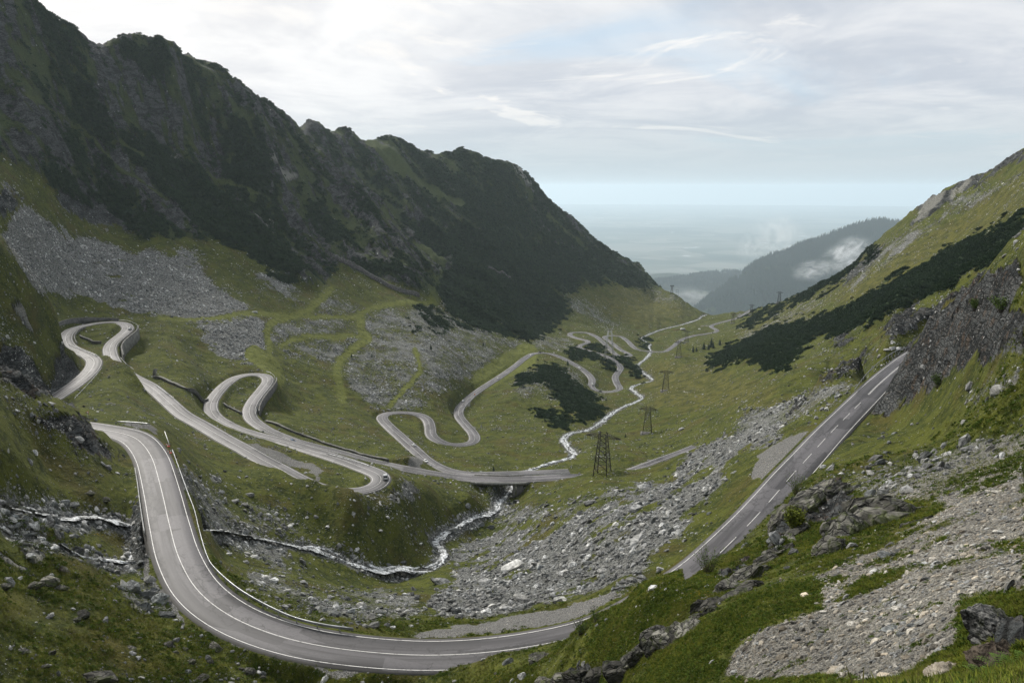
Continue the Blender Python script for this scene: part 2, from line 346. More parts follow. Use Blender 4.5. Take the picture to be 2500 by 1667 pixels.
tt = cubic_axis(cubic_axis(tc, ca[0], ca[1] - ca[0], az, 0), cl[0], cl[1] - cl[0], lr, 1)
rr = np.exp(lr)
GX = np.sin(az)[:, None] * rr[None]
GY = np.cos(az)[:, None] * rr[None]
GZ = tt * rr[None]
GR = np.broadcast_to(rr[None], GX.shape)

# ------------------------------------------------------------------ noise
_perm = np.random.default_rng(3).random((512, 512)).astype(np.float32)


def vnoise(x, y):
    xi = np.floor(x).astype(np.int32)
    yi = np.floor(y).astype(np.int32)
    fx = (x - xi).astype(np.float32)
    fy = (y - yi).astype(np.float32)
    fx = fx * fx * fx * (fx * (fx * 6 - 15) + 10)
    fy = fy * fy * fy * (fy * (fy * 6 - 15) + 10)
    x0, x1, y0, y1 = xi & 511, (xi + 1) & 511, yi & 511, (yi + 1) & 511
    a = _perm[x0, y0] * (1 - fx) + _perm[x1, y0] * fx
    b = _perm[x0, y1] * (1 - fx) + _perm[x1, y1] * fx
    return (a * (1 - fy) + b * fy) * 2 - 1


def fbm(x, y, octv=4, gain=0.5, ridged=False, seed=0):
    s, amp, tot = 0, 1.0, 0.0
    c, d = math.cos(0.6), math.sin(0.6)
    x = x + 37.7 * seed
    y = y + 91.3 * seed
    for o in range(octv):
        v = vnoise(x, y)
        if ridged:
            v = 1 - 2 * np.abs(v)
        s = s + amp * v
        tot += amp
        amp *= gain
        x, y = (x * c - y * d) * 2.03 + 11.1, (x * d + y * c) * 2.03 + 5.7
    return s / tot


# ------------------------------------------------------------------ what covers the ground: outlines traced in the photograph
MW, MH = 1000, 700          # raster over u -250..2750, v -250..1850 (3 px cells)


def raster(polys):
    m = np.zeros((MH, MW), np.float32)
    for pl in polys:
        P = (np.array(pl, float) - [-250, -250]) / 3.0
        x0, y0 = np.floor(P.min(0)).astype(int)
        x1, y1 = np.ceil(P.max(0)).astype(int)
        x0, y0, x1, y1 = max(x0, 0), max(y0, 0), min(x1 + 1, MW), min(y1 + 1, MH)
        yy, xx = np.mgrid[y0:y1, x0:x1] + 0.5
        ins = np.zeros(xx.shape, bool)
        for (ax, ay), (bx, by) in zip(P, np.roll(P, -1, 0)):
            if ay == by:
                continue
            ins ^= ((ay > yy) != (by > yy)) & (xx < (bx - ax) * (yy - ay) / (by - ay) + ax)
        m[y0:y1, x0:x1] = np.maximum(m[y0:y1, x0:x1], ins)
    return m


def stroke(lines):
    m = np.zeros((MH, MW), np.float32)
    for w, pl in lines:
        P = (catmull(np.c_[np.array(pl, float), np.zeros(len(pl))], 12)[:, :2] - [-250, -250]) / 3.0
        for x, y in P:
            r = w / 6.0
            x0, x1, y0, y1 = int(x - r - 1), int(x + r + 2), int(y - r - 1), int(y + r + 2)
            if x0 < 0 or y0 < 0 or x1 > MW or y1 > MH:
                continue
            yy, xx = np.mgrid[y0:y1, x0:x1] + 0.5
            m[y0:y1, x0:x1] = np.maximum(m[y0:y1, x0:x1], np.clip(r + 0.5 - np.hypot(xx - x, yy - y), 0, 1))
    return m


def blur(m, n=2):
    for _ in range(n):
        m = (np.roll(m, 1, 0) + 2 * m + np.roll(m, -1, 0)) / 4
        m = (np.roll(m, 1, 1) + 2 * m + np.roll(m, -1, 1)) / 4
    return m


PU, PV = project(GX, GY, GZ)


def sample(m, rmin, rmax, jit=0.0, seed=1, freq=0.03):
    u, v = PU, PV
    if jit:
        k = 1000.0 / np.maximum(GR, 60)
        k = 2.0 ** np.round(np.log2(np.clip(k, 0.6, 8)))
        u = u + 2.2 * jit * fbm(GX * freq * k, GY * freq * k, 6, 0.68, seed=seed)
        v = v + 2.2 * jit * fbm(GX * freq * k, GY * freq * k, 6, 0.68, seed=seed + 5)
    f = (u + 250) / 3.0 - 0.5
    h = (v + 250) / 3.0 - 0.5
    ok = (f > 0) & (h > 0) & (f < MW - 1.001) & (h < MH - 1.001) & (GR > rmin) & (GR < rmax)
    f = np.clip(f, 0, MW - 1.001)
    h = np.clip(h, 0, MH - 1.001)
    i, j = f.astype(int), h.astype(int)
    a, b = f - i, h - j
    return ((m[j, i] * (1 - a) + m[j, i + 1] * a) * (1 - b) + (m[j + 1, i] * (1 - a) + m[j + 1, i + 1] * a) * b) * ok
def cr(x0, y0, s, pts):
    return [(x0 + x / s, y0 + y / s) for x, y in pts]


Z1 = lambda p: cr(0, 700, 3.357, p)
Z2 = lambda p: cr(600, 700, 3.357, p)
Z3 = lambda p: cr(1200, 700, 3.357, p)
Z4 = lambda p: cr(1800, 700, 3.357, p)
Z5 = lambda p: cr(0, 1150, 3.033, p)
Z6 = lambda p: cr(600, 1150, 3.033, p)
Z7 = lambda p: cr(1200, 1150, 3.033, p)
Z8 = lambda p: cr(1800, 1150, 3.033, p)
YA = lambda p: cr(0, 350, 2.94, p)
YB = lambda p: cr(700, 200, 2.94, p)
YC = lambda p: cr(0, 0, 2.94, p)
YD = lambda p: cr(1900, 330, 3.92, p)
YE = lambda p: cr(2050, 650, 2.422, p)
YF = lambda p: cr(1500, 500, 4.704, p)

M_mtn = blur(raster([[(-250, -250), (90, -20), (250, 90), (330, 70), (450, 90), (620, 205), (710, 270), (820, 275), (960, 315), (1140, 345), (1290, 405), (1420, 535), (1570, 635), (1625, 705), (1560, 700), (1480, 690), (1420, 700), (1360, 740), (1290, 835), (1150, 770), (1060, 735), (960, 690), (830, 650), (770, 700), (700, 680), (600, 600), (480, 580), (350, 590), (240, 500), (130, 440), (0, 390), (-250, 300)]]), 12)
M_pine = blur(raster([
    [(1060, 680), (1120, 640), (1300, 680), (1395, 755), (1290, 836), (1180, 792), (1090, 742)],
    [(980, 540), (1200, 560), (1350, 620), (1420, 690), (1300, 700), (1100, 640)],
    [(1200, 600), (1400, 600), (1500, 640), (1600, 700), (1480, 690), (1400, 690), (1300, 660)],
    Z3([(370, 650), (560, 650), (600, 740), (750, 860), (830, 900), (900, 1000), (880, 1050), (760, 1100), (640, 1040), (600, 950), (480, 850), (540, 830), (440, 800), (200, 740), (280, 700), (420, 700)]),
    Z3([(320, 1030), (480, 1010), (640, 1060), (600, 1140), (470, 1120)]),
    Z3([(600, 510), (750, 520), (880, 600), (960, 610), (1000, 650), (960, 665), (860, 635), (700, 575), (620, 545)]),
    Z3([(800, 500), (870, 480), (940, 520), (930, 545), (800, 520)]),
    Z3([(1000, 580), (1060, 580), (1160, 650), (1260, 710), (1250, 770), (1180, 740), (1080, 660)]),
    Z3([(1210, 440), (1250, 430), (1280, 480), (1260, 500), (1220, 480)]),
    Z3([(1770, 640), (1900, 540), (2080, 440), (2350, 330), (2350, 680), (2250, 680), (2120, 600), (1960, 590), (1800, 690)]),
    Z3([(2020, 330), (2140, 260), (2350, 170), (2350, 200), (2140, 300)]),
    Z4([(0, 480), (150, 400), (420, 320), (700, 240), (900, 150), (1150, 60), (1500, 0), (1860, -20), (1700, 60), (1450, 120), (1200, 200), (1180, 260), (900, 380), (620, 400), (480, 560), (420, 680), (350, 690), (180, 640), (230, 560), (60, 600), (0, 580)]),
    YD([(900, 1560), (1200, 1330), (1500, 1190), (1850, 1010), (2100, 900), (2352, 720), (2352, 1040), (2200, 1130), (1900, 1280), (1700, 1420), (1400, 1450), (1150, 1560)]),
    YD([(130, 1568), (560, 1330), (860, 1080), (960, 1030), (870, 1160), (600, 1370), (300, 1540)]),
    YF([(1380, 1400), (1560, 1290), (1800, 1200), (2100, 1060), (2352, 950), (2352, 1000), (1900, 1200), (1640, 1310), (1450, 1400)]),
    YA([(1200, 300), (1500, 300), (1700, 500), (2000, 640), (2200, 950), (2100, 1000), (1800, 820), (1500, 640), (1300, 520)]),
    YA([(300, 150), (500, 280), (700, 440), (600, 430), (380, 300)]),
    YC([(850, 330), (1150, 330), (1250, 520), (1000, 520), (880, 450)]),
    YC([(820, 1000), (1100, 1020), (1300, 1150), (1500, 1260), (1850, 1400), (1700, 1480), (1400, 1400), (1100, 1300), (900, 1150)]),
    Z2([(1360, 180), (1500, 190), (1600, 260), (1700, 330), (1560, 330), (1420, 230)]),
    Z2([(1580, 140), (1700, 180), (1900, 290), (2000, 350), (1820, 320), (1640, 220)]),
    Z2([(2210, 740), (2300, 720), (2350, 760), (2300, 800), (2230, 780)]),
    Z2([(1590, 350), (1650, 360), (1640, 390), (1600, 385)]), Z2([(1340, 320), (1400, 350), (1370, 375)]),
]), 3)
M_scree = blur(raster([
    YA([(190, 430), (330, 530), (500, 640), (700, 730), (1000, 800), (1050, 740), (1250, 830), (1450, 920), (1600, 1030), (1780, 1180), (1700, 1220), (1350, 1260), (1100, 1220), (1000, 1220), (850, 1200), (600, 1100), (300, 1080), (150, 930), (30, 800), (20, 640), (100, 500)]),
    YA([(0, 240), (180, 400), (60, 380), (0, 330)]),
    YA([(1340, 1290), (1900, 1260), (1950, 1400), (1850, 1567), (1650, 1567), (1500, 1400)]),
    YA([(1250, 760), (1400, 830), (1560, 1000), (1420, 930), (1280, 850)]), YA([(1800, 850), (1950, 960), (2200, 1100), (2100, 1120), (1900, 1000)]),
    Z7([(0, 430), (350, 420), (700, 320), (1100, 100), (1400, 60), (1650, 0), (1750, 60), (1600, 200), (1500, 350), (1250, 550), (1150, 650), (1200, 760), (1000, 880), (500, 950), (0, 1060)]),
    Z6([(1560, 560), (1800, 480), (2123, 430), (2123, 1030), (1900, 1080), (1450, 1090), (1350, 960), (1540, 850), (1500, 700)]),
    Z8([(1500, 230), (1850, 120), (2123, 0), (2123, 900), (1900, 900), (1650, 950), (1600, 1300), (1400, 1420), (1200, 1568), (0, 1568), (-60, 1500), (0, 1300), (200, 1180), (420, 1080), (600, 980), (580, 880), (700, 720), (900, 620), (1150, 590), (1380, 390)]),
    Z3([(1500, 1480), (1700, 1330), (1900, 1280), (2350, 1100), (2350, 1250), (2100, 1400), (1800, 1550), (1500, 1568)]),
    cr(760, 1060, 5.88, [(1100, 890), (1200, 820), (1300, 690), (1420, 680), (1540, 780), (1550, 830), (1440, 920), (1270, 950), (1100, 930)]),
]), 2)
M_scree2 = blur(raster([   # half grass, half stone
    Z2([(230, 270), (850, 250), (930, 400), (520, 400), (300, 470), (200, 430)]),
    Z2([(270, 480), (900, 410), (960, 440), (780, 580), (740, 660), (500, 560)]),
    Z2([(970, 200), (1200, 150), (1500, 150), (1700, 280), (1950, 480), (2200, 560), (1900, 680), (1750, 780), (1600, 880), (1480, 960), (1180, 1000), (850, 870), (780, 650), (800, 570), (1010, 460), (960, 400)]),
    Z2([(700, 60), (860, 120), (960, 200), (880, 230), (620, 230), (560, 150)]),
    Z2([(0, 240), (150, 280), (150, 450), (60, 560), (0, 600)]),
    Z2([(1550, 30), (1650, 60), (1850, 230), (2050, 380), (2350, 470), (2250, 520), (1900, 420), (1650, 240)]),
    Z3([(0, 380), (150, 440), (560, 400), (720, 480), (600, 520), (0, 500)]), Z3([(200, 700), (600, 660), (760, 700), (700, 850), (900, 920), (980, 950), (880, 950), (500, 900), (180, 860)]),
    Z5([(1330, 0), (1600, 60), (1700, 300), (1900, 480), (2123, 520), (2123, 780), (1850, 640), (1560, 560), (1500, 480), (1430, 280)]),
    Z6([(0, 730), (300, 760), (600, 880), (900, 880), (1300, 960), (1250, 1060), (900, 1130), (500, 1080), (250, 960), (0, 850)]),
    Z6([(0, 180), (300, 300), (450, 480), (200, 480), (0, 440)]),
    Z5([(0, 170), (400, 180), (1000, 380), (1050, 450), (700, 380), (100, 330), (600, 620), (1080, 640), (1080, 720), (900, 760), (500, 620), (250, 450), (0, 420)]),
    Z5([(850, 830), (1130, 830), (1280, 1000), (1250, 1100), (950, 980)]),
    Z7([(0, 250), (500, 260), (900, 120), (1000, 180), (700, 330), (300, 400), (0, 380)]),
    Z3([(600, 40), (900, 200), (1200, 420), (900, 330), (640, 180)]), YF([(200, 1000), (550, 1000), (900, 1200), (500, 1130)]),
    Z4([(0, 380), (300, 250), (700, 50), (800, 20), (600, 200), (200, 400), (0, 470)]), Z4([(0, 980), (300, 960), (640, 830), (900, 760), (960, 850), (600, 1080), (420, 1160), (0, 1260)]),
    YD([(620, 1450), (900, 1100), (1300, 880), (1500, 800), (1700, 640), (2200, 400), (2352, 330), (2352, 420), (2000, 560), (1500, 900), (1000, 1250), (700, 1500)]),
    Z4([(1850, 880), (2350, 600), (2350, 760), (1900, 950)]), Z4([(1100, 1400), (2350, 1180), (2350, 1560), (1000, 1560)]),
    Z8([(700, 60), (2123, -150), (2123, 10), (1500, 260), (1000, 200)]),
]), 3)
M_gravel = np.maximum(blur(raster([
    Z1([(2000, 1290), (2350, 1395), (2350, 1450), (2120, 1405)]), Z2([(20, 1290), (300, 1360), (640, 1490), (600, 1560), (350, 1440), (200, 1410)]),
    Z4([(240, 1580), (100, 1568), (170, 1390), (250, 1330), (420, 1240), (620, 1165)]),
    Z7([(0, 1120), (400, 1060), (900, 920), (1000, 930), (600, 1140), (0, 1230)]), Z6([(1180, 1230), (1700, 1140), (2123, 1080), (2123, 1170), (1500, 1260)]),
    Z2([(1170, 1410), (1400, 1450), (1560, 1520), (1250, 1470)]), Z2([(1280, 1400), (1430, 1380), (1470, 1450), (1350, 1430)]),
    Z2([(1820, 930), (1850, 920), (1800, 1040), (1780, 1030)]), Z2([(1830, 1120), (1900, 1160), (1910, 1200), (1850, 1160)]),
    YF([(1400, 1240), (1530, 1235), (1460, 1290), (1420, 1290)]), Z3([(850, 740), (880, 730), (870, 790), (840, 800)]),
    Z1([(950, 1130), (1240, 1130), (1330, 1230), (1130, 1180)]), Z5([(1290, 830), (1330, 940), (1350, 1000), (1260, 1000), (1210, 880)]),
]), 1), stroke([(13, [(352, 1312), (358, 1361), (362, 1414), (395, 1450), (425, 1480), (442, 1516)]), (13, [(570, 1575), (640, 1603), (760, 1640), (900, 1652)]), (6, [(505, 545 + 350), (470, 1000)]),
    (5, YF([(970, 1420), (1040, 1390), (1110, 1380)]))]))
M_path = blur(stroke([
    (15, Z2([(690, 20), (600, 110), (480, 210), (350, 250), (200, 310), (170, 400), (190, 500), (160, 580)])),
    (10, Z2([(0, 225), (250, 235), (600, 245), (880, 245), (960, 215), (1050, 175), (1300, 140), (1560, 135)])),
    (17, Z2([(940, 230), (950, 350), (990, 430), (830, 540), (750, 640), (770, 800), (800, 920)])),
    (10, Z2([(280, 480), (400, 420), (650, 405), (930, 400)])), (10, Z2([(1380, 510), (1420, 640), (1400, 740), (1250, 890), (1180, 980)])),
    (10, Z2([(1540, 0), (1545, 60), (1565, 130)])), (9, Z1([(1300, 250), (1700, 270), (2000, 225), (2350, 235)])),
    (7, YB([(1130, 1370), (1040, 1480), (1040, 1560)])), (8, YB([(690, 900), (800, 1080), (1000, 1200), (1130, 1300)])),
    (9, YC([(200, 760), (420, 860), (700, 1060), (900, 1280), (1200, 1470)])), (8, YC([(480, 490), (640, 620)])), (9, YC([(870, 1030), (1030, 1150)])),
    (10, YC([(1340, 1010), (1420, 1060)])), (9, YC([(1450, 1180), (1600, 1190), (1850, 1320)])),
    (20, YB([(590, 450), (720, 540), (860, 660)])), (12, YB([(860, 660), (1060, 800), (1250, 890)])), (6, YB([(1850, 930), (1950, 1010), (2100, 1120)])),
    (41, Z2([(60, 540), (200, 640), (250, 760)])), (55, Z2([(2300, 560), (2150, 640), (1950, 760)])),
]), 1)
M_slab = blur(raster([
    YA([(1200, 30), (1290, 100), (1340, 240), (1490, 480), (1330, 360), (1220, 180)]), YA([(1740, 0), (1960, 220), (1880, 180), (1800, 90)]), YA([(1920, 90), (2150, 220), (2050, 220), (1930, 130)]),
    YA([(1500, 250), (1690, 390), (1640, 430), (1530, 330)]), YA([(1810, 420), (1990, 480), (1950, 590), (1820, 530)]), YA([(2030, 700), (2130, 740), (2100, 850)]), YA([(300, 540), (370, 580), (350, 600)]),
    YB([(430, 310), (490, 330), (550, 420), (470, 380)]), YB([(1610, 590), (1680, 600), (1790, 690), (1950, 850), (2050, 950), (1900, 850), (1700, 690)]),
    Z1([(90, 160), (170, 180), (300, 390), (230, 370)]), Z1([(200, 330), (300, 380), (280, 400), (210, 360)]),
    Z5([(0, 580), (60, 630), (150, 700), (280, 770), (150, 720), (20, 660)]), Z5([(180, 570), (330, 640), (300, 690), (200, 660)]), Z5([(380, 650), (470, 680), (600, 770), (560, 780), (420, 700)]),
    Z5([(900, 960), (1050, 1010), (1200, 1110), (1100, 1085), (960, 1010)]), Z5([(700, 1140), (800, 1190), (830, 1240), (760, 1200)]), Z5([(270, 890), (400, 950), (330, 950)]),
    YD([(1640, 560), (1800, 430), (1870, 420), (1830, 480), (1650, 620)]), YD([(1260, 850), (1440, 600), (1600, 540), (1560, 640), (1350, 820)]),
]), 1)
M_rock = np.maximum(blur(raster([
    YA([(380, 230), (600, 330), (800, 450), (1050, 650), (1020, 700), (850, 640), (620, 560), (430, 420)]), YA([(0, 320), (160, 420), (120, 470), (0, 560)]),
    Z1([(0, 560), (150, 520), (300, 600), (420, 640), (500, 560), (530, 420), (560, 560), (660, 620), (690, 660), (560, 760), (400, 860), (150, 840), (0, 760)]),
    Z1([(430, 1050), (620, 1040), (740, 1110), (780, 1180), (820, 1250), (960, 1350), (880, 1430), (600, 1300), (520, 1180), (330, 1150), (200, 1080)]),
    YE([(200, 840), (240, 760), (330, 600), (360, 520), (450, 430), (560, 300), (700, 180), (850, 60), (1000, 0), (1090, 20), (1090, 110), (1000, 240), (1090, 290), (1090, 480), (900, 520), (760, 570), (560, 700), (440, 760), (300, 880), (190, 890)]),
    YE([(60, 620), (150, 480), (180, 490), (120, 600)]), Z4([(620, 770), (800, 720), (940, 600), (1000, 620), (900, 740), (660, 790)]), Z4([(770, 470), (860, 400), (1000, 380), (820, 520)]), Z4([(300, 1110), (500, 950), (560, 960), (350, 1090)]), Z4([(1180, 420), (1300, 260), (1700, 120), (1500, 300), (1300, 400)]),
    YD([(1240, 860), (1440, 590), (1600, 540), (1640, 560), (1830, 410), (1940, 380), (2100, 260), (2352, 130), (2352, 200), (2000, 400), (1600, 660), (1300, 850)]), YD([(600, 1450), (760, 1260), (950, 1080), (1000, 1100), (800, 1330), (640, 1480)]),
    YB([(420, 310), (500, 330), (560, 420), (440, 370)]), YB([(1610, 590), (1680, 600), (1790, 690), (1950, 850), (2100, 960), (2300, 1190), (2200, 1150), (1900, 900), (1700, 720)]), YB([(300, 620), (560, 800), (760, 1100), (650, 1100), (480, 900), (300, 750)]),
    YC([(0, 620), (200, 800), (500, 1000), (600, 1300), (420, 1180), (150, 900), (0, 780)]), YC([(440, 400), (600, 430), (640, 560), (500, 520)]), YC([(1650, 560), (1800, 650), (2050, 850), (1950, 860), (1750, 760)]), YC([(650, 250), (760, 380), (880, 560), (760, 560), (650, 400)]),
    Z8([(420, 250), (740, 100), (830, 230), (650, 390), (450, 440), (350, 560), (200, 640), (250, 520)]), Z8([(1900, 1200), (2123, 1150), (2123, 1350), (1880, 1400)]),
    Z7([(1640, 800), (1850, 650), (1930, 680), (1680, 850)]), Z7([(400, 1568), (520, 1480), (760, 1450), (700, 1568)]),
]), 1), M_slab)
M_dry = blur(raster([
    Z3([(700, 20), (1300, 60), (1750, 220), (1400, 300), (1000, 260)]), Z3([(1400, 600), (1900, 700), (2350, 850), (2350, 1000), (1300, 1000), (1250, 700)]), YD([(950, 1250), (2352, 330), (2352, 720), (1500, 1180), (900, 1560), (300, 1560)]),
    Z4([(0, 300), (600, 150), (700, 230), (0, 420)]), Z1([(1200, 1180), (1340, 1200), (1300, 1290)]), Z2([(200, 1330), (450, 1400), (600, 1480), (400, 1430)]),
    Z5([(0, 850), (300, 950), (500, 1100), (0, 1100)]), Z7([(1050, 800), (1300, 800), (1100, 950), (980, 950)]), Z1([(380, 840), (600, 840), (560, 960)]),
]), 14)

a_mtn = sample(M_mtn, 480, 2450, 12, 1)
frag = fbm(GX / 13, GY / 13, 5, 0.7, seed=80) * 0.6 + fbm(GX / 3.1, GY / 3.1, 3, 0.6, seed=81) * 0.35
frag_near = fbm(GX / 2.2, GY / 2.2, 5, 0.65, seed=82) * 0.8
frag = np.where(GR < 130, frag_near, frag)


def crumble(m, k=1.0, gain=2.2):
    """break the soft rim of a patch into islands"""
    return np.clip((m - 0.5 + k * frag) * gain + 0.5, 0, 1) * np.clip(m * 6, 0, 1)


_pn = sample(blur(M_pine, 4), 250, 2450, 14, 2, 0.05)
a_pine = crumble(_pn, 1.15, 2.0)
a_scree = crumble(sample(blur(M_scree, 14), 12, 2400, 12, 3), 0.9, 1.5)
_isl = np.where(GR < 75, fbm(GX / 4.5, GY / 4.5, 5, 0.6, seed=84), fbm((GX + GY) / 26, (GX - GY) / 11, 5, 0.6, seed=85))
a_scree = a_scree * np.clip(0.95 + 2.6 * np.minimum(_isl + np.where(GR < 75, 0.22, np.where(GR < 420, 0.07, 0.28)), 0), 0.0, 1)
a_scree2 = sample(blur(M_scree2, 6), 12, 2400, 14, 4)
a_gravel = crumble(sample(blur(M_gravel, 3), 30, 2400, 5, 5), 0.6)
a_path = np.clip(sample(M_path, 200, 2400, 2, 6) * 1.5, 0, 1)
a_slab = crumble(sample(blur(M_slab, 1), 30, 2400, 5, 7), 0.5)
a_rock = crumble(sample(blur(M_rock, 6), 12, 2400, 10, 8), 0.9, 2.0)
a_dry = sample(M_dry, 12, 2400, 20, 9)

# rock, turf and dwarf pine on the steep left side follow gullies down the slope
_s = GX * 0.47 + GY * 0.88
_d = GX * 0.88 - GY * 0.47
_wob = 30 * fbm(GX / 160, GY / 160, 4, 0.6, seed=11) + 0.25 * _d
rib = fbm((_s + _wob) / 95, _d / 330, 4, 0.5, True, seed=1) - 0.25
rib2 = fbm((_s + _wob) / 30, _d / 90, 4, 0.6, True, seed=2) - 0.2
rib3 = fbm((_s + _wob) / 9, _d / 24, 4, 0.65, True, seed=3) - 0.2
cov = fbm((_s + _wob) / 75, _d / 240, 5, 0.65, seed=4)
cov2 = fbm((_s + _wob) / 20, _d / 60, 5, 0.7, seed=5)
cov3 = fbm((_s + _wob) / 6, _d / 15, 4, 0.7, seed=6)
far = np.clip((_s - 1000) / 350, 0, 1)
mt = np.clip(a_mtn * 1.3 + 0.6 * frag - 0.15, 0, 1) * np.clip(a_mtn * 5, 0, 1)
rk = np.clip((cov * 0.42 + cov2 * 0.95 + cov3 * 0.9 + 0.35 * rib2 - 0.08 - 0.22 * far) * 2.4 + 0.30, 0, 1)
a_rock = np.maximum(a_rock, mt * rk * (1 - a_path) * (1 - 0.75 * a_pine))
pk = np.clip((-cov * 0.45 + 0.95 * fbm((_s + _wob) / 26, _d / 70, 5, 0.7, seed=7) + 0.7 * cov3 + 0.02 + 0.14 * far) * 2.2 + 0.3, 0, 1)
a_pine = np.maximum(a_pine, mt * pk * (1 - rk) * (1 - a_path))
a_tilt = np.clip((900 - GX * 1.0 - GR * 0.2) / 300, 0, 1)
# ------------------------------------------------------------------ relief
roadclear = np.full(GX.shape, 1e3, np.float32)     # distance to the nearest road or stream
road_z = np.zeros(GX.shape, np.float32)
road_w = np.zeros(GX.shape, np.float32)
riv_d = np.full(GX.shape, 1e3, np.float32)
riv_z = np.zeros(GX.shape, np.float32)
LR = lr
AZ0, DAZ = az[0], az[1] - az[0]


def stamp(C, reach, D, Zt, Wt=None, w=0.0):
    D0 = C
    C = resample(C, 1.2) if np.linalg.norm(np.diff(C[:, :2], axis=0), axis=1).max() < 4 else C
    for x, y, z in C:
        r = math.hypot(x, y)
        a = math.atan2(x, y)
        da = reach / r
        i0, i1 = int((a - da - AZ0) / DAZ), int((a + da - AZ0) / DAZ) + 2
        i0, i1 = max(i0, 0), min(i1, NA)
        if i0 >= i1:
            continue
        j0, j1 = np.searchsorted(LR, [math.log(max(r - reach, 1.5)), math.log(r + reach)])
        sl = (slice(i0, i1), slice(j0, j1))
        d = np.hypot(GX[sl] - x, GY[sl] - y)
        m = d < D[sl]
        D[sl] = np.where(m, d, D[sl])
        Zt[sl] = np.where(m, z, Zt[sl])
        if Wt is not None:
            Wt[sl] = np.where(m, w, Wt[sl])


def _off_bridge(C):
    u = project(C[:, 0], C[:, 1], C[:, 2])[0]
    return (u < 1158) | (u > 1300) | (C[:, 1] > 400)


for k, R in ROADS.items():
    if k == 'bridge':
        continue
    stamp(R['c'] if k != 'valley' else R['c'][_off_bridge(R['c'])], 26.0, roadclear, road_z, road_w, R['w'])
stamp(ROADS['bridge']['c'][_off_bridge(ROADS['bridge']['c'])], 26.0, roadclear, road_z, road_w, 7.2)
for k, R in RIVER.items():
    stamp(R['c'], 14.0, riv_d, riv_z)

steep = np.clip(a_rock, 0, 1)
near = np.clip((GR - 8) / 60, 0, 1)
amp_m = mt * np.clip((GR - 480) / 250, 0, 1)
rel = amp_m * (rib * 20 + rib2 * 8.5 * (0.5 + 0.5 * a_rock) + rib3 * 3.2 * (0.3 + 0.7 * a_rock) + cov3 * 1.2)
hum = fbm(GX / 38, GY / 38, 4, 0.5, seed=20) * 2.0 + fbm(GX / 8, GY / 8, 4, 0.6, seed=21) * 0.75
rel = rel + hum * (1 - 0.4 * mt) * near * np.clip(GR / 170, 0.22, 1.0)
strata = fbm((GX + 0.8 * GZ) / 7.5, (GY - 0.4 * GX) / 18, 5, 0.62, True, seed=30) * 3.0 + fbm(GX / 2.6, GY / 2.6, 4, 0.65, True, seed=31) * 1.0
rel = rel + steep * (1 - mt) * strata * np.clip(GR / 150, 0.18, 1.6)
rel = rel + np.clip(a_scree + 0.6 * a_scree2, 0, 1) * fbm(GX / 3.0, GY / 3.0, 3, 0.6, seed=33) * 0.35 * np.clip(GR / 150, 0.15, 1.5)
rel = rel + a_pine * (fbm(GX / 6, GY / 6, 3, 0.6, seed=34) * 0.9 + 0.8) * (1 - 0.5 * mt)
# small bulges and hollows fade out towards roads and water
fade = np.clip((np.minimum(roadclear - road_w / 2, riv_d) - 1.0) / 12.0, 0, 1)
GZ = GZ + rel * fade * fade * (3 - 2 * fade)
# stream beds
k = np.clip(1 - riv_d / 7.0, 0, 1)
k = k * k * (3 - 2 * k)
GZ = GZ * (1 - k) + np.minimum(GZ, riv_z - 0.35 + 0.9 * np.clip((riv_d - 2.0) / 5, 0, 1)) * k
# road beds: level bench, then a bank back to the natural ground
edge = road_w / 2 + 0.9
t = np.clip((roadclear - edge) / np.minimum(2 + 0.28 * np.abs(GZ - road_z), 18), 0, 1)
t = np.where(roadclear > 900, 1, t * t * (3 - 2 * t))
GZ = (road_z - 0.16 - 0.0012 * GR * 0.2) * (1 - t) + GZ * t

# open ground at the feet of the retaining walls
def _seg(C, u0, v0, u1, v1):
    uu, vv = project(C[:, 0], C[:, 1], C[:, 2])
    i0 = int(np.argmin((uu - u0) ** 2 + (vv - v0) ** 2))
    i1 = int(np.argmin((uu - u1) ** 2 + (vv - v1) ** 2))
    return C[min(i0, i1):max(i0, i1) + 1]


for (u0, v0, u1, v1), off, d0, d1 in (((311, 797, 269, 872), 9.4, 6.5, 9.5), ((653, 925, 609, 1008), 8.4, 3.5, 5.5)):
    C = _seg(ROADS['hairpin']['c'], u0, v0, u1, v1)
    tg = np.gradient(C[:, :2], axis=0)
    tg /= np.linalg.norm(tg, axis=1)[:, None]
    Fp = np.stack([C[:, 0] - tg[:, 1] * off, C[:, 1] + tg[:, 0] * off, C[:, 2] - np.linspace(d0, d1, len(C))], 1)
    D = np.full(GX.shape, 1e3, np.float32)
    Zf = np.zeros(GX.shape, np.float32)
    stamp(Fp, 3.2, D, Zf)
    GZ = np.where(D < 900, np.minimum(GZ, Zf), GZ)

# nothing may rise in front of ground that the photograph shows: sight lines from the viewpoint cap the nearer ground
T = GZ / GR
mark = np.full(T.shape, 9.0, np.float32)
for R in list(ROADS.values()) + list(RIVER.values()):
    pass


def see(C, lift=0.0):
    C = resample(C, 0.6)
    for off in (-1.5, 0, 1.5):
        for x, y, z in C:
            r = math.hypot(x, y)
            i = int(round((math.atan2(x, y) - AZ0) / DAZ))
            if i < 1 or i >= NA - 1:
                continue
            j = int(np.searchsorted(LR, math.log(r + off))) - 4
            tv = (z + lift) / r
            for q in (i - 1, i, i + 1):
                if tv < mark[q, j]:
                    mark[q, j] = tv


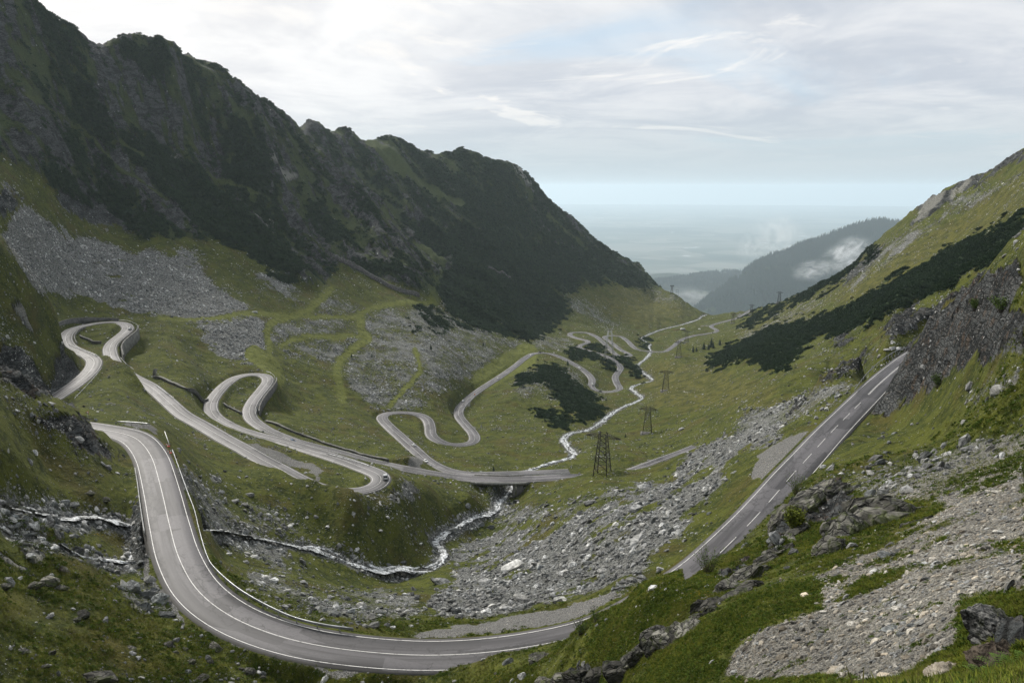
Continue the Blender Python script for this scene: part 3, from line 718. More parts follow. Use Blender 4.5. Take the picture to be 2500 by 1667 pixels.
SEEN = [('near', [(0, 229, 1045, 1385, 1561), (1, 1655, 1394, 2186, 903)]), ('hairpin', [(0, 135, 970, 270, 866), (1, 376, 949, 631, 1117), (2, 866, 1199, 1106, 1163)]), ('bridge', [(0, 1106, 1163, 1400, 1164)]), ('valley', [(0, 1106, 1151, 1460, 863), (1, 1412, 848, 1421, 829), (2, 1394, 813, 1820, 765)])]
for k, segs in SEEN:
    C = ROADS[k]['c']
    uu, vv = project(C[:, 0], C[:, 1], C[:, 2])
    for _, u0, v0, u1, v1 in segs:
        i0 = int(np.argmin((uu - u0) ** 2 + (vv - v0) ** 2))
        i1 = int(np.argmin((uu - u1) ** 2 + (vv - v1) ** 2))
        see(C[min(i0, i1):max(i0, i1) + 1])
see(RIVER['main']['c'])
_u = project(*RIVER['left']['c'].T)[0]
see(RIVER['left']['c'][_u > 498])
see(RIVER['left']['c'][_u < 330])
see(RIVER['brook']['c'])
cap = np.minimum.accumulate(mark[:, ::-1], 1)[:, ::-1]
# skylines: the crest keeps the outline of the photograph, with small teeth of rock
for part in ([q for q in SKY if q[0] < 1700], [q for q in SKY if q[0] > 1700]):
    A = np.array([(math.atan2(p[0], p[1]), p[2] / math.hypot(p[0], p[1])) for p in (pr(*q) for q in part)])
    A = A[np.argsort(A[:, 0])]
    inside = (az >= A[0, 0]) & (az <= A[-1, 0])
    lim = np.interp(az, A[:, 0], A[:, 1]) + 0.0045 * fbm(az * 130, az * 0 + 4.4, 5, 0.7) + 0.0012
    cap[inside] = np.minimum(cap[inside], lim[inside][:, None])
GZ = np.minimum(T, cap - 0.0006) * GR

# final heights for placing things on the ground
def ground(x, y):
    r = math.hypot(x, y)
    f = (math.atan2(x, y) - AZ0) / DAZ
    f = min(max(f, 0), NA - 1.001)
    j = int(np.clip(np.searchsorted(LR, math.log(r)) - 1, 0, NR - 2))
    i = int(f)
    a = f - i
    b = (math.log(r) - LR[j]) / (LR[j + 1] - LR[j])
    return float((GZ[i, j] * (1 - a) + GZ[i + 1, j] * a) * (1 - b) + (GZ[i, j + 1] * (1 - a) + GZ[i + 1, j + 1] * a) * b)


def hit(u, v, rmin=2.0):
    """first ground point along the sight line through pixel (u, v)"""
    d = ray(u, v)
    tv = d[2] / math.hypot(d[0], d[1])
    a = math.atan2(d[0], d[1])
    f = min(max((a - AZ0) / DAZ, 0), NA - 1.001)
    i = int(f)
    col = (GZ[i] * (1 - f + i) + GZ[i + 1] * (f - i)) / rr
    j = np.nonzero((col >= tv) & (rr > rmin))[0]
    if len(j) == 0:                       # just above a crest: stand on the crest
        j = int(np.argmax(col))
        return np.array([rr[j] * math.sin(a), rr[j] * math.cos(a), col[j] * rr[j]])
    j = int(j[0])
    r0, r1 = rr[j - 1], rr[j]
    c0, c1 = col[j - 1] - tv, col[j] - tv
    r = r0 + (r1 - r0) * (0 - c0) / (c1 - c0 + 1e-12) if c0 < 0 else r1
    return np.array([r * math.sin(a), r * math.cos(a), tv * r])


def normal_at(x, y, e=1.0):
    zx = (ground(x + e, y) - ground(x - e, y)) / (2 * e)
    zy = (ground(x, y + e) - ground(x, y - e)) / (2 * e)
    return Vector((-zx, -zy, 1)).normalized()


# ------------------------------------------------------------------ mesh helpers
def mesh(name, co, faces, mat=None, smooth=False, parent=None):
    me = bpy.data.meshes.new(name)
    co = np.asarray(co, np.float32)
    me.vertices.add(len(co))
    me.vertices.foreach_set('co', co.ravel())
    if isinstance(faces, np.ndarray):
        n, kk = faces.shape
        me.loops.add(n * kk)
        me.loops.foreach_set('vertex_index', faces.ravel().astype(np.int32))
        me.polygons.add(n)
        me.polygons.foreach_set('loop_start', np.arange(0, n * kk, kk, dtype=np.int32))
        me.polygons.foreach_set('loop_total', np.full(n, kk, np.int32))
    else:
        lens = np.array([len(f) for f in faces], np.int32)
        flat = np.fromiter((i for f in faces for i in f), np.int32)
        me.loops.add(len(flat))
        me.loops.foreach_set('vertex_index', flat)
        me.polygons.add(len(lens))
        me.polygons.foreach_set('loop_start', np.concatenate([[0], np.cumsum(lens)[:-1]]).astype(np.int32))
        me.polygons.foreach_set('loop_total', lens)
    me.update(calc_edges=True)
    if smooth:
        me.polygons.foreach_set('use_smooth', np.ones(len(me.polygons), bool))
    if mat:
        me.materials.append(mat)
    return me


def obj(name, me, parent=None, **props):
    o = bpy.data.objects.new(name, me)
    COL.objects.link(o)
    if parent is not None:
        o.parent = parent
    for k, v in props.items():
        o[k] = v
    return o


def thing(name, label, cat, loc=(0, 0, 0), rz=0.0, group=None):
    o = obj(name, None)
    o.location = loc
    o.rotation_euler = (0, 0, rz)
    o['label'] = label
    o['category'] = cat
    if group:
        o['group'] = group
    return o


def grid_faces(n, m):
    i = np.arange(n * m).reshape(n, m)
    return np.stack([i[:-1, :-1].ravel(), i[1:, :-1].ravel(), i[1:, 1:].ravel(), i[:-1, 1:].ravel()], 1)


def attr4(me, name, a):
    at = me.color_attributes.new(name, 'FLOAT_COLOR', 'POINT')
    at.data.foreach_set('color', np.ascontiguousarray(a, np.float32).ravel())
# ------------------------------------------------------------------ materials
def material(name):
    m = bpy.data.materials.new(name)
    m.use_nodes = True
    nt = m.node_tree
    b = nt.nodes['Principled BSDF']
    b.inputs['Specular IOR Level'].default_value = 0.25
    return m, NG(nt), b


def plain(name, col, rough=0.7, metal=0.0, var=0.0, scale=8.0, spec=0.3):
    m, g, b = material(name)
    b.inputs['Roughness'].default_value = rough
    b.inputs['Metallic'].default_value = metal
    b.inputs['Specular IOR Level'].default_value = spec
    if var:
        P = g.n('ShaderNodeTexCoord').outputs['Object']
        f = g.rng(g.noise(P, scale, 5, 0.6), 0.3, 0.7)
        c = g.mix(f, tuple(x * (1 - var) for x in col), tuple(min(1, x * (1 + var)) for x in col))
        g.nt.links.new(c, b.inputs['Base Color'])
    else:
        b.inputs['Base Color'].default_value = (*col, 1)
    return m


def ground_material():
    m, g, b = material('hillside')
    L = g.nt.links
    P = g.n('ShaderNodeTexCoord').outputs['Object']
    A = g.n('ShaderNodeAttribute', None, attribute_name='cover')
    Bq = g.n('ShaderNodeAttribute', None, attribute_name='tone')
    sa = g.n('ShaderNodeSeparateColor', {0: A.outputs['Color']})
    sb = g.n('ShaderNodeSeparateColor', {0: Bq.outputs['Color']})
    rock, scree, pine, gravel = sa.outputs[0], sa.outputs[1], sa.outputs[2], A.outputs['Alpha']
    path, dry, slab, wet = sb.outputs[0], sb.outputs[1], sb.outputs[2], Bq.outputs['Alpha']
    dist = g.vmath('LENGTH', P)
    n_l = g.noise(P, 0.013, 5, 0.6)
    n_m = g.noise(P, 0.11, 6, 0.62)
    n_s = g.noise(P, 0.9, 5, 0.65)
    n_x = g.noise(P, 5.0, 4, 0.65)
    n_b = g.noise(P, 0.035, 9, 0.72)
    # turf
    t = g.mix(g.rng(n_m, 0.42, 0.58), (0.027, 0.039, 0.006), (0.082, 0.093, 0.013))
    t = g.mix(g.rng(n_s, 0.44, 0.60, 0, 0.8), t, (0.103, 0.110, 0.020))
    t = g.mix(g.math('MULTIPLY', g.rng(g.noise(P, 0.05, 5, 0.65), 0.50, 0.64), 0.65), t, (0.082, 0.064, 0.018))
    t = g.mix(g.math('MULTIPLY', dry, 0.75), t, g.mix(g.rng(n_m, 0.42, 0.58), (0.066, 0.066, 0.014), (0.125, 0.115, 0.028)))
    t = g.mix(g.math('MULTIPLY', path, 0.95), t, g.mix(g.rng(n_s, 0.42, 0.58), (0.105, 0.122, 0.020), (0.165, 0.175, 0.042)))
    t = g.mix(g.rng(n_x, 0.42, 0.58, 0.0, 0.7), t, g.mix(0.7, t, (0.016, 0.022, 0.004)))
    t = g.mix(g.rng(g.noise(P, 0.28, 6, 0.7), 0.52, 0.62, 0.0, 0.75), t, (0.022, 0.028, 0.005))
    turf_shade = g.n('ShaderNodeAttribute', None, attribute_name='turf_shade').outputs['Fac']
    t = g.mix(g.math('MULTIPLY', turf_shade, 0.72), t, g.mix(g.rng(n_s, 0.42, 0.58), (0.016, 0.027, 0.013), (0.042, 0.060, 0.026)))  # left mountain turf: its shade is put into the colour
    # loose stone between the modelled stones
    v1 = g.n('ShaderNodeTexVoronoi', {'Vector': P, 'Scale': 1.6, 'Randomness': 1.0})
    v2 = g.n('ShaderNodeTexVoronoi', {'Vector': P, 'Scale': 6.0, 'Randomness': 1.0})
    sc = g.mix(g.n('ShaderNodeSeparateColor', {0: v1.outputs['Color']}).outputs[0], (0.05, 0.052, 0.05), (0.26, 0.26, 0.25))
    sc2 = g.mix(g.n('ShaderNodeSeparateColor', {0: v2.outputs['Color']}).outputs[0], (0.07, 0.065, 0.058), (0.33, 0.31, 0.27))
    sc = g.mix(g.rng(dist, 60, 140), sc2, sc)
    sc = g.mix(g.rng(n_s, 0.3, 0.7, 0, 0.45), sc, (0.05, 0.055, 0.04))
    # bedrock
    wv = g.n('ShaderNodeMapping', {'Vector': P, 'Rotation': (0.0, 0.45, -1.08), 'Scale': (1.0, 0.30, 1.0)}).outputs[0]
    r1 = g.noise(wv, 0.16, 8, 0.7, 0.5)
    r2 = g.noise(wv, 1.3, 6, 0.7, 0.3)
    rk = g.mix(g.rng(r1, 0.42, 0.58), (0.024, 0.027, 0.028), (0.098, 0.104, 0.104))
    rk = g.mix(g.rng(r2, 0.50, 0.64, 0, 0.7), rk, (0.16, 0.155, 0.145))
    rk = g.mix(g.math('MULTIPLY', g.rng(g.noise(P, 0.3, 4, 0.6), 0.54, 0.64, 0, 0.6), g.rng(dist, 420, 260)), rk, (0.11, 0.072, 0.045))
    rk = g.mix(g.rng(g.noise(wv, 0.5, 9, 0.75, 0.8), 0.47, 0.36, 0, 0.85), rk, (0.018, 0.019, 0.018))
    wc = g.n('ShaderNodeMapping', {'Vector': P, 'Rotation': (0.7, 0.55, 0.35), 'Scale': (0.30, 0.55, 2.0)}).outputs[0]
    cv = g.n('ShaderNodeTexVoronoi', {'Vector': g.vmath('ADD', wc, g.n('ShaderNodeTexNoise', {'Vector': P, 'Scale': 0.35, 'Detail': 5.0}).outputs[1]), 'Scale': 0.6}, feature='DISTANCE_TO_EDGE').outputs['Distance']
    rk = g.mix(g.rng(cv, 0.10, 0.02, 0, 0.8), rk, (0.010, 0.010, 0.009))
    rk = g.mix(slab, rk, g.mix(g.rng(r2, 0.3, 0.7), (0.15, 0.15, 0.135), (0.33, 0.325, 0.29)))
    # dwarf pine
    pn = g.mix(g.rng(n_s, 0.42, 0.58), (0.014, 0.025, 0.012), (0.036, 0.056, 0.024))
    gr = g.mix(g.rng(n_x, 0.42, 0.58), (0.06, 0.058, 0.054), (0.20, 0.198, 0.19))
    brk = g.math('SUBTRACT', g.math('ADD', g.math('MULTIPLY', n_b, 0.75), g.math('MULTIPLY', n_s, 0.45)), 0.60)

    def edge(msk, soft=1.6):
        return g.rng(g.math('ADD', msk, g.math('MULTIPLY', brk, soft)), 0.38, 0.62)
    c = g.mix(edge(scree, 2.2), t, sc)
    c = g.mix(edge(rock, 2.0), c, rk)
    c = g.mix(edge(pine, 1.2), c, pn)
    c = g.mix(edge(gravel, 1.2), c, gr)
    c = g.mix(g.math('MULTIPLY', wet, 0.7), c, (0.03, 0.032, 0.03))
    L.new(c, b.inputs['Base Color'])
    b.inputs['Roughness'].default_value = 0.95
    b.inputs['Specular IOR Level'].default_value = 0.12
    # broad random changes of tone
    tone = g.rng(g.noise(P, 0.045, 6, 0.7), 0.40, 0.60, 0.62, 1.32)
    cs = g.n('ShaderNodeVectorMath', {0: c}, operation='SCALE')
    L.new(tone, cs.inputs['Scale'])
    c = cs.outputs[0]
    # relief finer than the mesh
    h = g.math('MULTIPLY', n_m, g.math('ADD', 1.2, g.math('MULTIPLY', rock, 3.0)))
    h = g.math('ADD', h, g.math('MULTIPLY', g.math('ADD', n_s, g.math('MULTIPLY', pine, n_s)), 0.8))
    h = g.math('ADD', h, g.math('MULTIPLY', n_x, 0.10))
    h = g.math('ADD', h, g.math('MULTIPLY', rock, g.math('ADD', g.math('MULTIPLY', r1, 6.0), g.math('ADD', g.math('MULTIPLY', r2, 1.3), g.math('MULTIPLY', g.math('MINIMUM', cv, 0.12), 6.0)))))
    h = g.math('ADD', h, g.math('MULTIPLY', g.math('MULTIPLY', scree, v1.outputs['Distance']), -0.5))
    bp = g.n('ShaderNodeBump', {'Height': h, 'Strength': 0.9, 'Distance': 1.0})
    L.new(bp.outputs[0], b.inputs['Normal'])
    return m


MAT_GROUND = ground_material()


def asphalt(name, base, seed):
    m, g, b = material(name)
    uv = g.n('ShaderNodeUVMap').outputs[0]
    P = g.n('ShaderNodeTexCoord').outputs['Object']
    s = g.n('ShaderNodeSeparateXYZ', {0: uv})
    st = g.n('ShaderNodeCombineXYZ', {0: g.math('MULTIPLY', s.outputs[0], 9.0), 1: g.math('MULTIPLY', s.outputs[1], 0.05), 2: seed}).outputs[0]
    streak = g.noise(st, 1.0, 5, 0.6)
    pat = g.noise(g.n('ShaderNodeCombineXYZ', {0: s.outputs[0], 1: g.math('MULTIPLY', s.outputs[1], 0.028), 2: seed}).outputs[0], 1.6, 3, 0.5)
    c = g.mix(g.rng(streak, 0.40, 0.60), tuple(x * 0.55 for x in base), tuple(x * 1.5 for x in base))
    br = g.n('ShaderNodeTexVoronoi', {'Vector': g.n('ShaderNodeCombineXYZ', {0: g.math('MULTIPLY', s.outputs[0], 1.9), 1: g.math('MULTIPLY', s.outputs[1], 0.06), 2: 0.0}).outputs[0], 'Scale': 1.0, 'Randomness': 0.9}, distance='CHEBYCHEV')
    ptc = g.n('ShaderNodeSeparateColor', {0: br.outputs['Color']}).outputs[0]
    c = g.mix(g.rng(ptc, 0.62, 0.64, 0, 0.75, False), c, tuple(x * 2.0 for x in base))
    c = g.mix(g.rng(ptc, 0.18, 0.14, 0, 0.7, False), c, tuple(x * 0.5 for x in base))
    # wheel tracks are paler
    wt = g.math('ABSOLUTE', g.math('SUBTRACT', g.math('ABSOLUTE', g.math('SUBTRACT', s.outputs[0], 0.5)), 0.24))
    c = g.mix(g.rng(wt, 0.13, 0.02, 0, 0.35), c, tuple(x * 1.5 for x in base))
    c = g.mix(g.rng(g.noise(P, 2.5, 4, 0.7), 0.4, 0.7, 0, 0.4), c, tuple(x * 0.7 for x in base))
    # cracks
    cwv = g.n('ShaderNodeCombineXYZ', {0: g.math('MULTIPLY', s.outputs[0], 5.5), 1: g.math('MULTIPLY', s.outputs[1], 0.33), 2: seed}).outputs[0]
    cw = g.n('ShaderNodeTexVoronoi', {'Vector': g.vmath('ADD', cwv, g.n('ShaderNodeTexNoise', {'Vector': P, 'Scale': 1.3, 'Detail': 6.0, 'Roughness': 0.7}).outputs[1]), 'Scale': 1.0}, feature='DISTANCE_TO_EDGE')
    ck = g.math('MULTIPLY', g.rng(cw.outputs['Distance'], 0.055, 0.012), g.rng(pat, 0.46, 0.56))
    c = g.mix(g.math('MULTIPLY', ck, 0.75), c, (0.012, 0.012, 0.012))
    edge = g.math('ABSOLUTE', g.math('SUBTRACT', s.outputs[0], 0.5))
    c = g.mix(g.rng(edge, 0.455, 0.49, 0, 0.8), c, (0.045, 0.042, 0.036))
    g.nt.links.new(c, b.inputs['Base Color'])
    b.inputs['Roughness'].default_value = 0.62
    b.inputs['Specular IOR Level'].default_value = 0.38
    bp = g.n('ShaderNodeBump', {'Height': g.math('ADD', g.noise(P, 9.0, 4, 0.6), g.math('MULTIPLY', ck, -0.6)), 'Strength': 0.25, 'Distance': 0.05})
    g.nt.links.new(bp.outputs[0], b.inputs['Normal'])
    return m


MAT_ROAD = {'near': asphalt('asphalt_near', (0.056, 0.053, 0.056), 0.3), 'hairpin': asphalt('asphalt_hairpin', (0.078, 0.075, 0.076), 4.1), 'bridge': asphalt('asphalt_bridge', (0.072, 0.068, 0.072), 2.2), 'valley': asphalt('asphalt_valley', (0.068, 0.065, 0.068), 7.7)}


def paint_material():
    m, g, b = material('road_paint')
    P = g.n('ShaderNodeTexCoord').outputs['Object']
    f = g.rng(g.noise(P, 1.6, 6, 0.72), 0.48, 0.66, 0, 0.75)
    g.nt.links.new(g.mix(f, (0.62, 0.61, 0.585), (0.16, 0.155, 0.15)), b.inputs['Base Color'])
    b.inputs['Roughness'].default_value = 0.6
    return m


MAT_PAINT = paint_material()


def water_material():
    m, g, b = material('white_water')
    P = g.n('ShaderNodeTexCoord').outputs['Object']
    n = g.noise(P, 0.42, 8, 0.75, 0.6)
    n2 = g.noise(P, 1.6, 6, 0.75)
    f = g.rng(g.math('ADD', g.math('MULTIPLY', n, 0.6), g.math('MULTIPLY', n2, 0.4)), 0.445, 0.565)
    g.nt.links.new(g.mix(f, (0.030, 0.034, 0.030), (0.80, 0.82, 0.83)), b.inputs['Base Color'])
    b.inputs['Roughness'].default_value = 0.28
    b.inputs['Specular IOR Level'].default_value = 0.5
    bp = g.n('ShaderNodeBump', {'Height': g.math('ADD', n, n2), 'Strength': 0.8, 'Distance': 0.3})
    g.nt.links.new(bp.outputs[0], b.inputs['Normal'])
    return m


MAT_WATER = water_material()


def stone_material(name, lo, hi, warm, scale=3.0, lich=0.4, crack=0.0):
    m, g, b = material(name)
    P = g.n('ShaderNodeTexCoord').outputs['Object']
    inf = g.n('ShaderNodeObjectInfo')
    w = g.n('ShaderNodeMapping', {'Vector': P, 'Scale': (1.0, 0.4, 3.0)}).outputs[0]
    n = g.noise(w, scale, 7, 0.7, 0.4)
    c = g.mix(g.rng(n, 0.40, 0.60), lo, hi)
    c = g.mix(g.math('MULTIPLY', g.rng(inf.outputs['Random'], 0.45, 1.0, 0, 1, False), 0.6), c, warm)
    c = g.mix(g.rng(g.noise(P, scale * 0.8, 4, 0.6), 0.56, 0.7, 0, lich), c, (0.20, 0.20, 0.13))
    if crack:
        q = g.n('ShaderNodeMapping', {'Vector': P, 'Rotation': (0.3, 0.5, 0.2), 'Scale': (0.8, 0.6, 2.4)}).outputs[0]
        k = g.n('ShaderNodeTexVoronoi', {'Vector': g.vmath('ADD', q, g.n('ShaderNodeTexNoise', {'Vector': P, 'Scale': 1.5, 'Detail': 4.0}).outputs[1]), 'Scale': crack}, feature='DISTANCE_TO_EDGE').outputs['Distance']
        c = g.mix(g.rng(k, 0.07, 0.015, 0, 0.9), c, (0.012, 0.012, 0.011))
        c = g.mix(g.rng(g.noise(P, 2.2, 6, 0.7), 0.50, 0.60, 0, 0.8), c, (0.05, 0.062, 0.016))
        n = g.math('ADD', n, g.math('MULTIPLY', g.math('MINIMUM', k, 0.1), 5.0))
    W_ = g.n('ShaderNodeNewGeometry').outputs['Position']
    pat = g.math('MULTIPLY', g.rng(g.noise(W_, 0.07, 5, 0.65), 0.40, 0.60, 0.70, 1.25), g.rng(g.noise(W_, 0.9, 3, 0.6), 0.40, 0.60, 0.75, 1.15))
    v = g.rng(g.math('FRACT', g.math('MULTIPLY', inf.outputs['Random'], 7.31)), 0.0, 1.0, 0.40, 1.45, False)
    cc = g.n('ShaderNodeVectorMath', {0: c}, operation='SCALE')
    g.nt.links.new(g.math('MULTIPLY', v, pat), cc.inputs['Scale'])
    g.nt.links.new(cc.outputs[0], b.inputs['Base Color'])
    b.inputs['Roughness'].default_value = 0.88
    bp = g.n('ShaderNodeBump', {'Height': n, 'Strength': 0.7, 'Distance': 0.4})
    g.nt.links.new(bp.outputs[0], b.inputs['Normal'])
    return m


MAT_STONE = stone_material('grey_stone', (0.13, 0.135, 0.135), (0.46, 0.46, 0.45), (0.34, 0.33, 0.30))
MAT_STONE_WARM = stone_material('buff_stone', (0.26, 0.24, 0.21), (0.64, 0.61, 0.54), (0.50, 0.40, 0.27), 6.0, 0.15)
MAT_SLATE = stone_material('dark_slate', (0.055, 0.06, 0.06), (0.20, 0.21, 0.21), (0.12, 0.125, 0.12))
MAT_OUTCROP = stone_material('lichen_rock', (0.026, 0.026, 0.024), (0.15, 0.145, 0.125), (0.10, 0.093, 0.078), 1.6, 0.5, 1.7)
# ------------------------------------------------------------------ terrain
co = np.stack([GX, GY, GZ], -1).reshape(-1, 3)
me = mesh('terrain', co, grid_faces(NA, NR)[:, ::-1], MAT_GROUND, True)
rc = np.clip(1 - (roadclear - road_w / 2 - 0.5) / 1.6, 0, 1) * (roadclear < 900)
wetm = np.clip(1 - (riv_d - 1.0) / 3.0, 0, 1)
sc_all = np.clip(a_scree + 0.50 * a_scree2, 0, 1)
sc_all = np.maximum(sc_all, 0.8 * np.clip(1 - (riv_d - 1.5) / 4, 0, 1))
attr4(me, 'cover', np.stack([a_rock, sc_all * (1 - a_path), a_pine * (1 - a_path), np.maximum(a_gravel, 0.45 * rc)], -1).reshape(-1, 4))
attr4(me, 'tone', np.stack([a_path, a_dry, a_slab, wetm], -1).reshape(-1, 4))
shade_at = me.attributes.new('turf_shade', 'FLOAT', 'POINT')  # where the mountain turf takes its painted shade
shade_at.data.foreach_set('value', np.ascontiguousarray(mt, np.float32).ravel())
obj('mountain_terrain', me, kind='structure', label='steep grassy valley sides with rock, scree and dwarf pine')


# ------------------------------------------------------------------ roads
def frame_of(C):
    t = np.gradient(C[:, :2], axis=0)
    t /= np.linalg.norm(t, axis=1)[:, None] + 1e-9
    return np.stack([t[:, 1], -t[:, 0]], 1)          # to the right of travel


def ribbon(name, C, offs, lifts, mat, parent=None, uvs=None, smooth=True):
    N = frame_of(C)
    n, k = len(C), len(offs)
    V = np.zeros((n, k, 3))
    for j, (o, l) in enumerate(zip(offs, lifts)):
        V[:, j, :2] = C[:, :2] + N * (o if np.isscalar(o) else np.asarray(o)[:, None])
        V[:, j, 2] = C[:, 2] + l
    f = grid_faces(n, k)
    me = mesh(name, V.reshape(-1, 3), f, mat, smooth)
    if uvs is not None:
        s = np.concatenate([[0], np.cumsum(np.linalg.norm(np.diff(C, axis=0), axis=1))])
        UV = np.zeros((n, k, 2), np.float32)
        UV[..., 0] = np.asarray(uvs)[None]
        UV[..., 1] = s[:, None]
        lay = me.uv_layers.new(name='UVMap')
        lay.data.foreach_set('uv', UV.reshape(-1, 2)[f.ravel()].ravel())
    return me


def cut(C, u0, v0, u1, v1):
    uu, vv = project(C[:, 0], C[:, 1], C[:, 2])
    i0 = int(np.argmin((uu - u0) ** 2 + (vv - v0) ** 2))
    i1 = int(np.argmin((uu - u1) ** 2 + (vv - v1) ** 2))
    return C[min(i0, i1):max(i0, i1) + 1]


ROAD_LABEL = {'near': 'cracked grey road that bends round below the viewpoint', 'hairpin': 'pale grey hairpin road on the left slope with retaining walls',
              'bridge': 'road that crosses the stream on the bridge', 'valley': 'winding grey road that runs down the valley floor'}
for key, R in ROADS.items():
    C = resample(R['c'], 2.0)
    w = R['w']
    h = w / 2 + 0.55
    me = ribbon('road', C, [-h - 0.5, -h, -w / 4, 0, w / 4, h, h + 0.5], [-0.9, 0.0, 0.05, 0.07, 0.05, 0.0, -0.9], MAT_ROAD[key], None, [-0.05, 0, 0.25, 0.5, 0.75, 1, 1.05])
    ro = obj('road', me, kind='structure', label=ROAD_LABEL[key])
    lw = 0.062 if key == 'near' else 0.07
    e = w / 2 - 0.12
    for side in (-1, 1):
        obj('edge_line', ribbon('edge_line', C, [side * e - lw, side * e + lw], [0.05, 0.05], MAT_PAINT), ro)
    if key == 'near':
        solid = cut(C, 200, 1042, 1521, 1475)
        dashed = cut(C, 1655, 1430, 2120, 965)
        far_ = cut(C, 2120, 965, 2250, 857)
        obj('centre_line', ribbon('centre_line', solid, [-lw, lw], [0.085, 0.085], MAT_PAINT), ro)
        for o in (-0.14, 0.14):
            obj('centre_line', ribbon('centre_line', far_, [o - 0.06, o + 0.06], [0.085, 0.085], MAT_PAINT), ro)
        D = resample(dashed, 0.5)
        i = 0
        while i + 15 < len(D):
            obj('centre_dash', ribbon('centre_dash', D[i:i + 15], [-0.055, 0.055], [0.085, 0.085], MAT_PAINT), ro)
            i += 24
    else:
        obj('centre_line', ribbon('centre_line', C, [-lw * 0.8, lw * 0.8], [0.085, 0.085], MAT_PAINT), ro)

# ------------------------------------------------------------------ streams
for key, R in RIVER.items():
    C = resample(R['c'], 1.0)
    n = len(C)
    V, Fc = [], []
    for st in range(3 if key != 'brook' else 2):
        q = np.arange(n) * 0.045
        off = R['w'] * 0.62 * fbm(q, q * 0 + 3.3 + 7 * st + len(key), 4, 0.6) + (st - 1) * R['w'] * 0.22
        wd = R['w'] * (0.32 + 0.80 * fbm(q * 3.1, q * 0 + 9.3 + 5 * st + len(key), 5, 0.65))
        wd = np.clip(wd, 0.0, 5) + (0.12 if st == 1 else 0.0)
        xs = np.linspace(-1, 1, 7)
        N = frame_of(C)
        G_ = np.zeros((n, 7, 3))
        for jx, x in enumerate(xs):
            rag = 1 + 0.5 * fbm(q * 9 + jx, q * 0 + st, 2)
            o_ = off + x * wd / 2 * rag
            G_[:, jx, :2] = C[:, :2] + N * o_[:, None]
            G_[:, jx, 2] = C[:, 2] + 0.12 + 0.30 * fbm(G_[:, jx, 0] * 0.8, G_[:, jx, 1] * 0.8, 4, 0.65) - 0.35 * abs(x) ** 2
        b0 = len(V) * 0 + sum(len(v) for v in V)
        ff = grid_faces(n, 7) + b0
        keep = np.repeat(wd[:-1] > 0.22, 6)
        V.append(G_.reshape(-1, 3))
        Fc.append(ff[keep])
    me = mesh('stream', np.vstack(V), np.vstack(Fc), MAT_WATER, True)
    obj('stream', me, kind='structure', label={'main': 'white mountain stream winding down the valley floor', 'left': 'white stream tumbling under the near road from the left', 'brook': 'thin brook running over rocks at the left'}[key])
# ------------------------------------------------------------------ far hills and the plain
def forest_material(name, lo, hi):
    m, g, b = material(name)
    inf = g.n('ShaderNodeObjectInfo')
    P = g.n('ShaderNodeTexCoord').outputs['Object']
    c = g.mix(g.rng(g.noise(P, 0.004, 5, 0.6), 0.35, 0.65), lo, hi)
    g.nt.links.new(c, b.inputs['Base Color'])
    b.inputs['Roughness'].default_value = 1.0
    b.inputs['Specular IOR Level'].default_value = 0.05
    return m


MAT_FORESTFLOOR = forest_material('forest_floor', (0.012, 0.02, 0.012), (0.03, 0.042, 0.02))


def spruce_mesh(name, h, r, seed, tiers=7, sides=7):
    """a small conifer: trunk cone and ragged drooping tiers"""
    rg = random.Random(seed)
    co, fa = [], []
    for k in range(tiers):
        f = k / tiers
        z0 = h * (0.10 + 0.82 * f)
        zt = z0 + h * (0.30 - 0.12 * f)
        rad = r * (1 - f) ** 0.85 * rg.uniform(0.85, 1.15)
        b = len(co)
        n = sides
        a0 = rg.uniform(0, 6.28)
        for i in range(n):
            a = a0 + 6.283 * i / n
            q = rad * rg.uniform(0.65, 1.2)
            co.append((q * math.cos(a), q * math.sin(a), z0 - rg.uniform(0, 0.06) * h))
        co.append((0, 0, min(zt, h)))
        for i in range(n):
            fa.append((b + i, b + (i + 1) % n, b + n))
    return co, fa


def profile(pts):
    A = []
    for u, v, r in pts:
        p = pr(u, v, r)
        A.append((math.atan2(p[0], p[1]), r, p[2]))
    return np.array(A)


def far_hill(name, label, pts, foot_r, foot_z, back, amp, seed, na=220, nr=90):
    A = profile(pts)
    a = np.linspace(A[0, 0], A[-1, 0], na)
    R = np.interp(a, A[:, 0], A[:, 1])
    Zr = np.interp(a, A[:, 0], A[:, 2])
    s = np.concatenate([np.linspace(0, 1, nr), np.linspace(1.03, 1.6, 14)])
    rad = foot_r + (R[:, None] - foot_r) * s[None]
    rad = np.where(s[None] > 1, R[:, None] + (s[None] - 1) * back, rad)
    z = np.where(s[None] <= 1, foot_z + (Zr[:, None] - foot_z) * s[None] ** 0.9, Zr[:, None] - (s[None] - 1) * back * 0.55)
    x = np.sin(a)[:, None] * rad
    y = np.cos(a)[:, None] * rad
    z = z + amp * fbm((x * 0.9 + y * 0.45) / 260, (y * 0.9 - x * 0.45) / 900, 4, 0.5, True, seed=seed) * np.clip((1 - s[None]) * 6, 0.0, 1) * np.clip(s[None] * 4, 0, 1)
    me = mesh(name, np.stack([x, y, z], -1).reshape(-1, 3), grid_faces(na, len(s))[:, ::-1], MAT_FORESTFLOOR, True)
    obj(name, me, kind='structure', label=label)
    return a, s, x, y, z


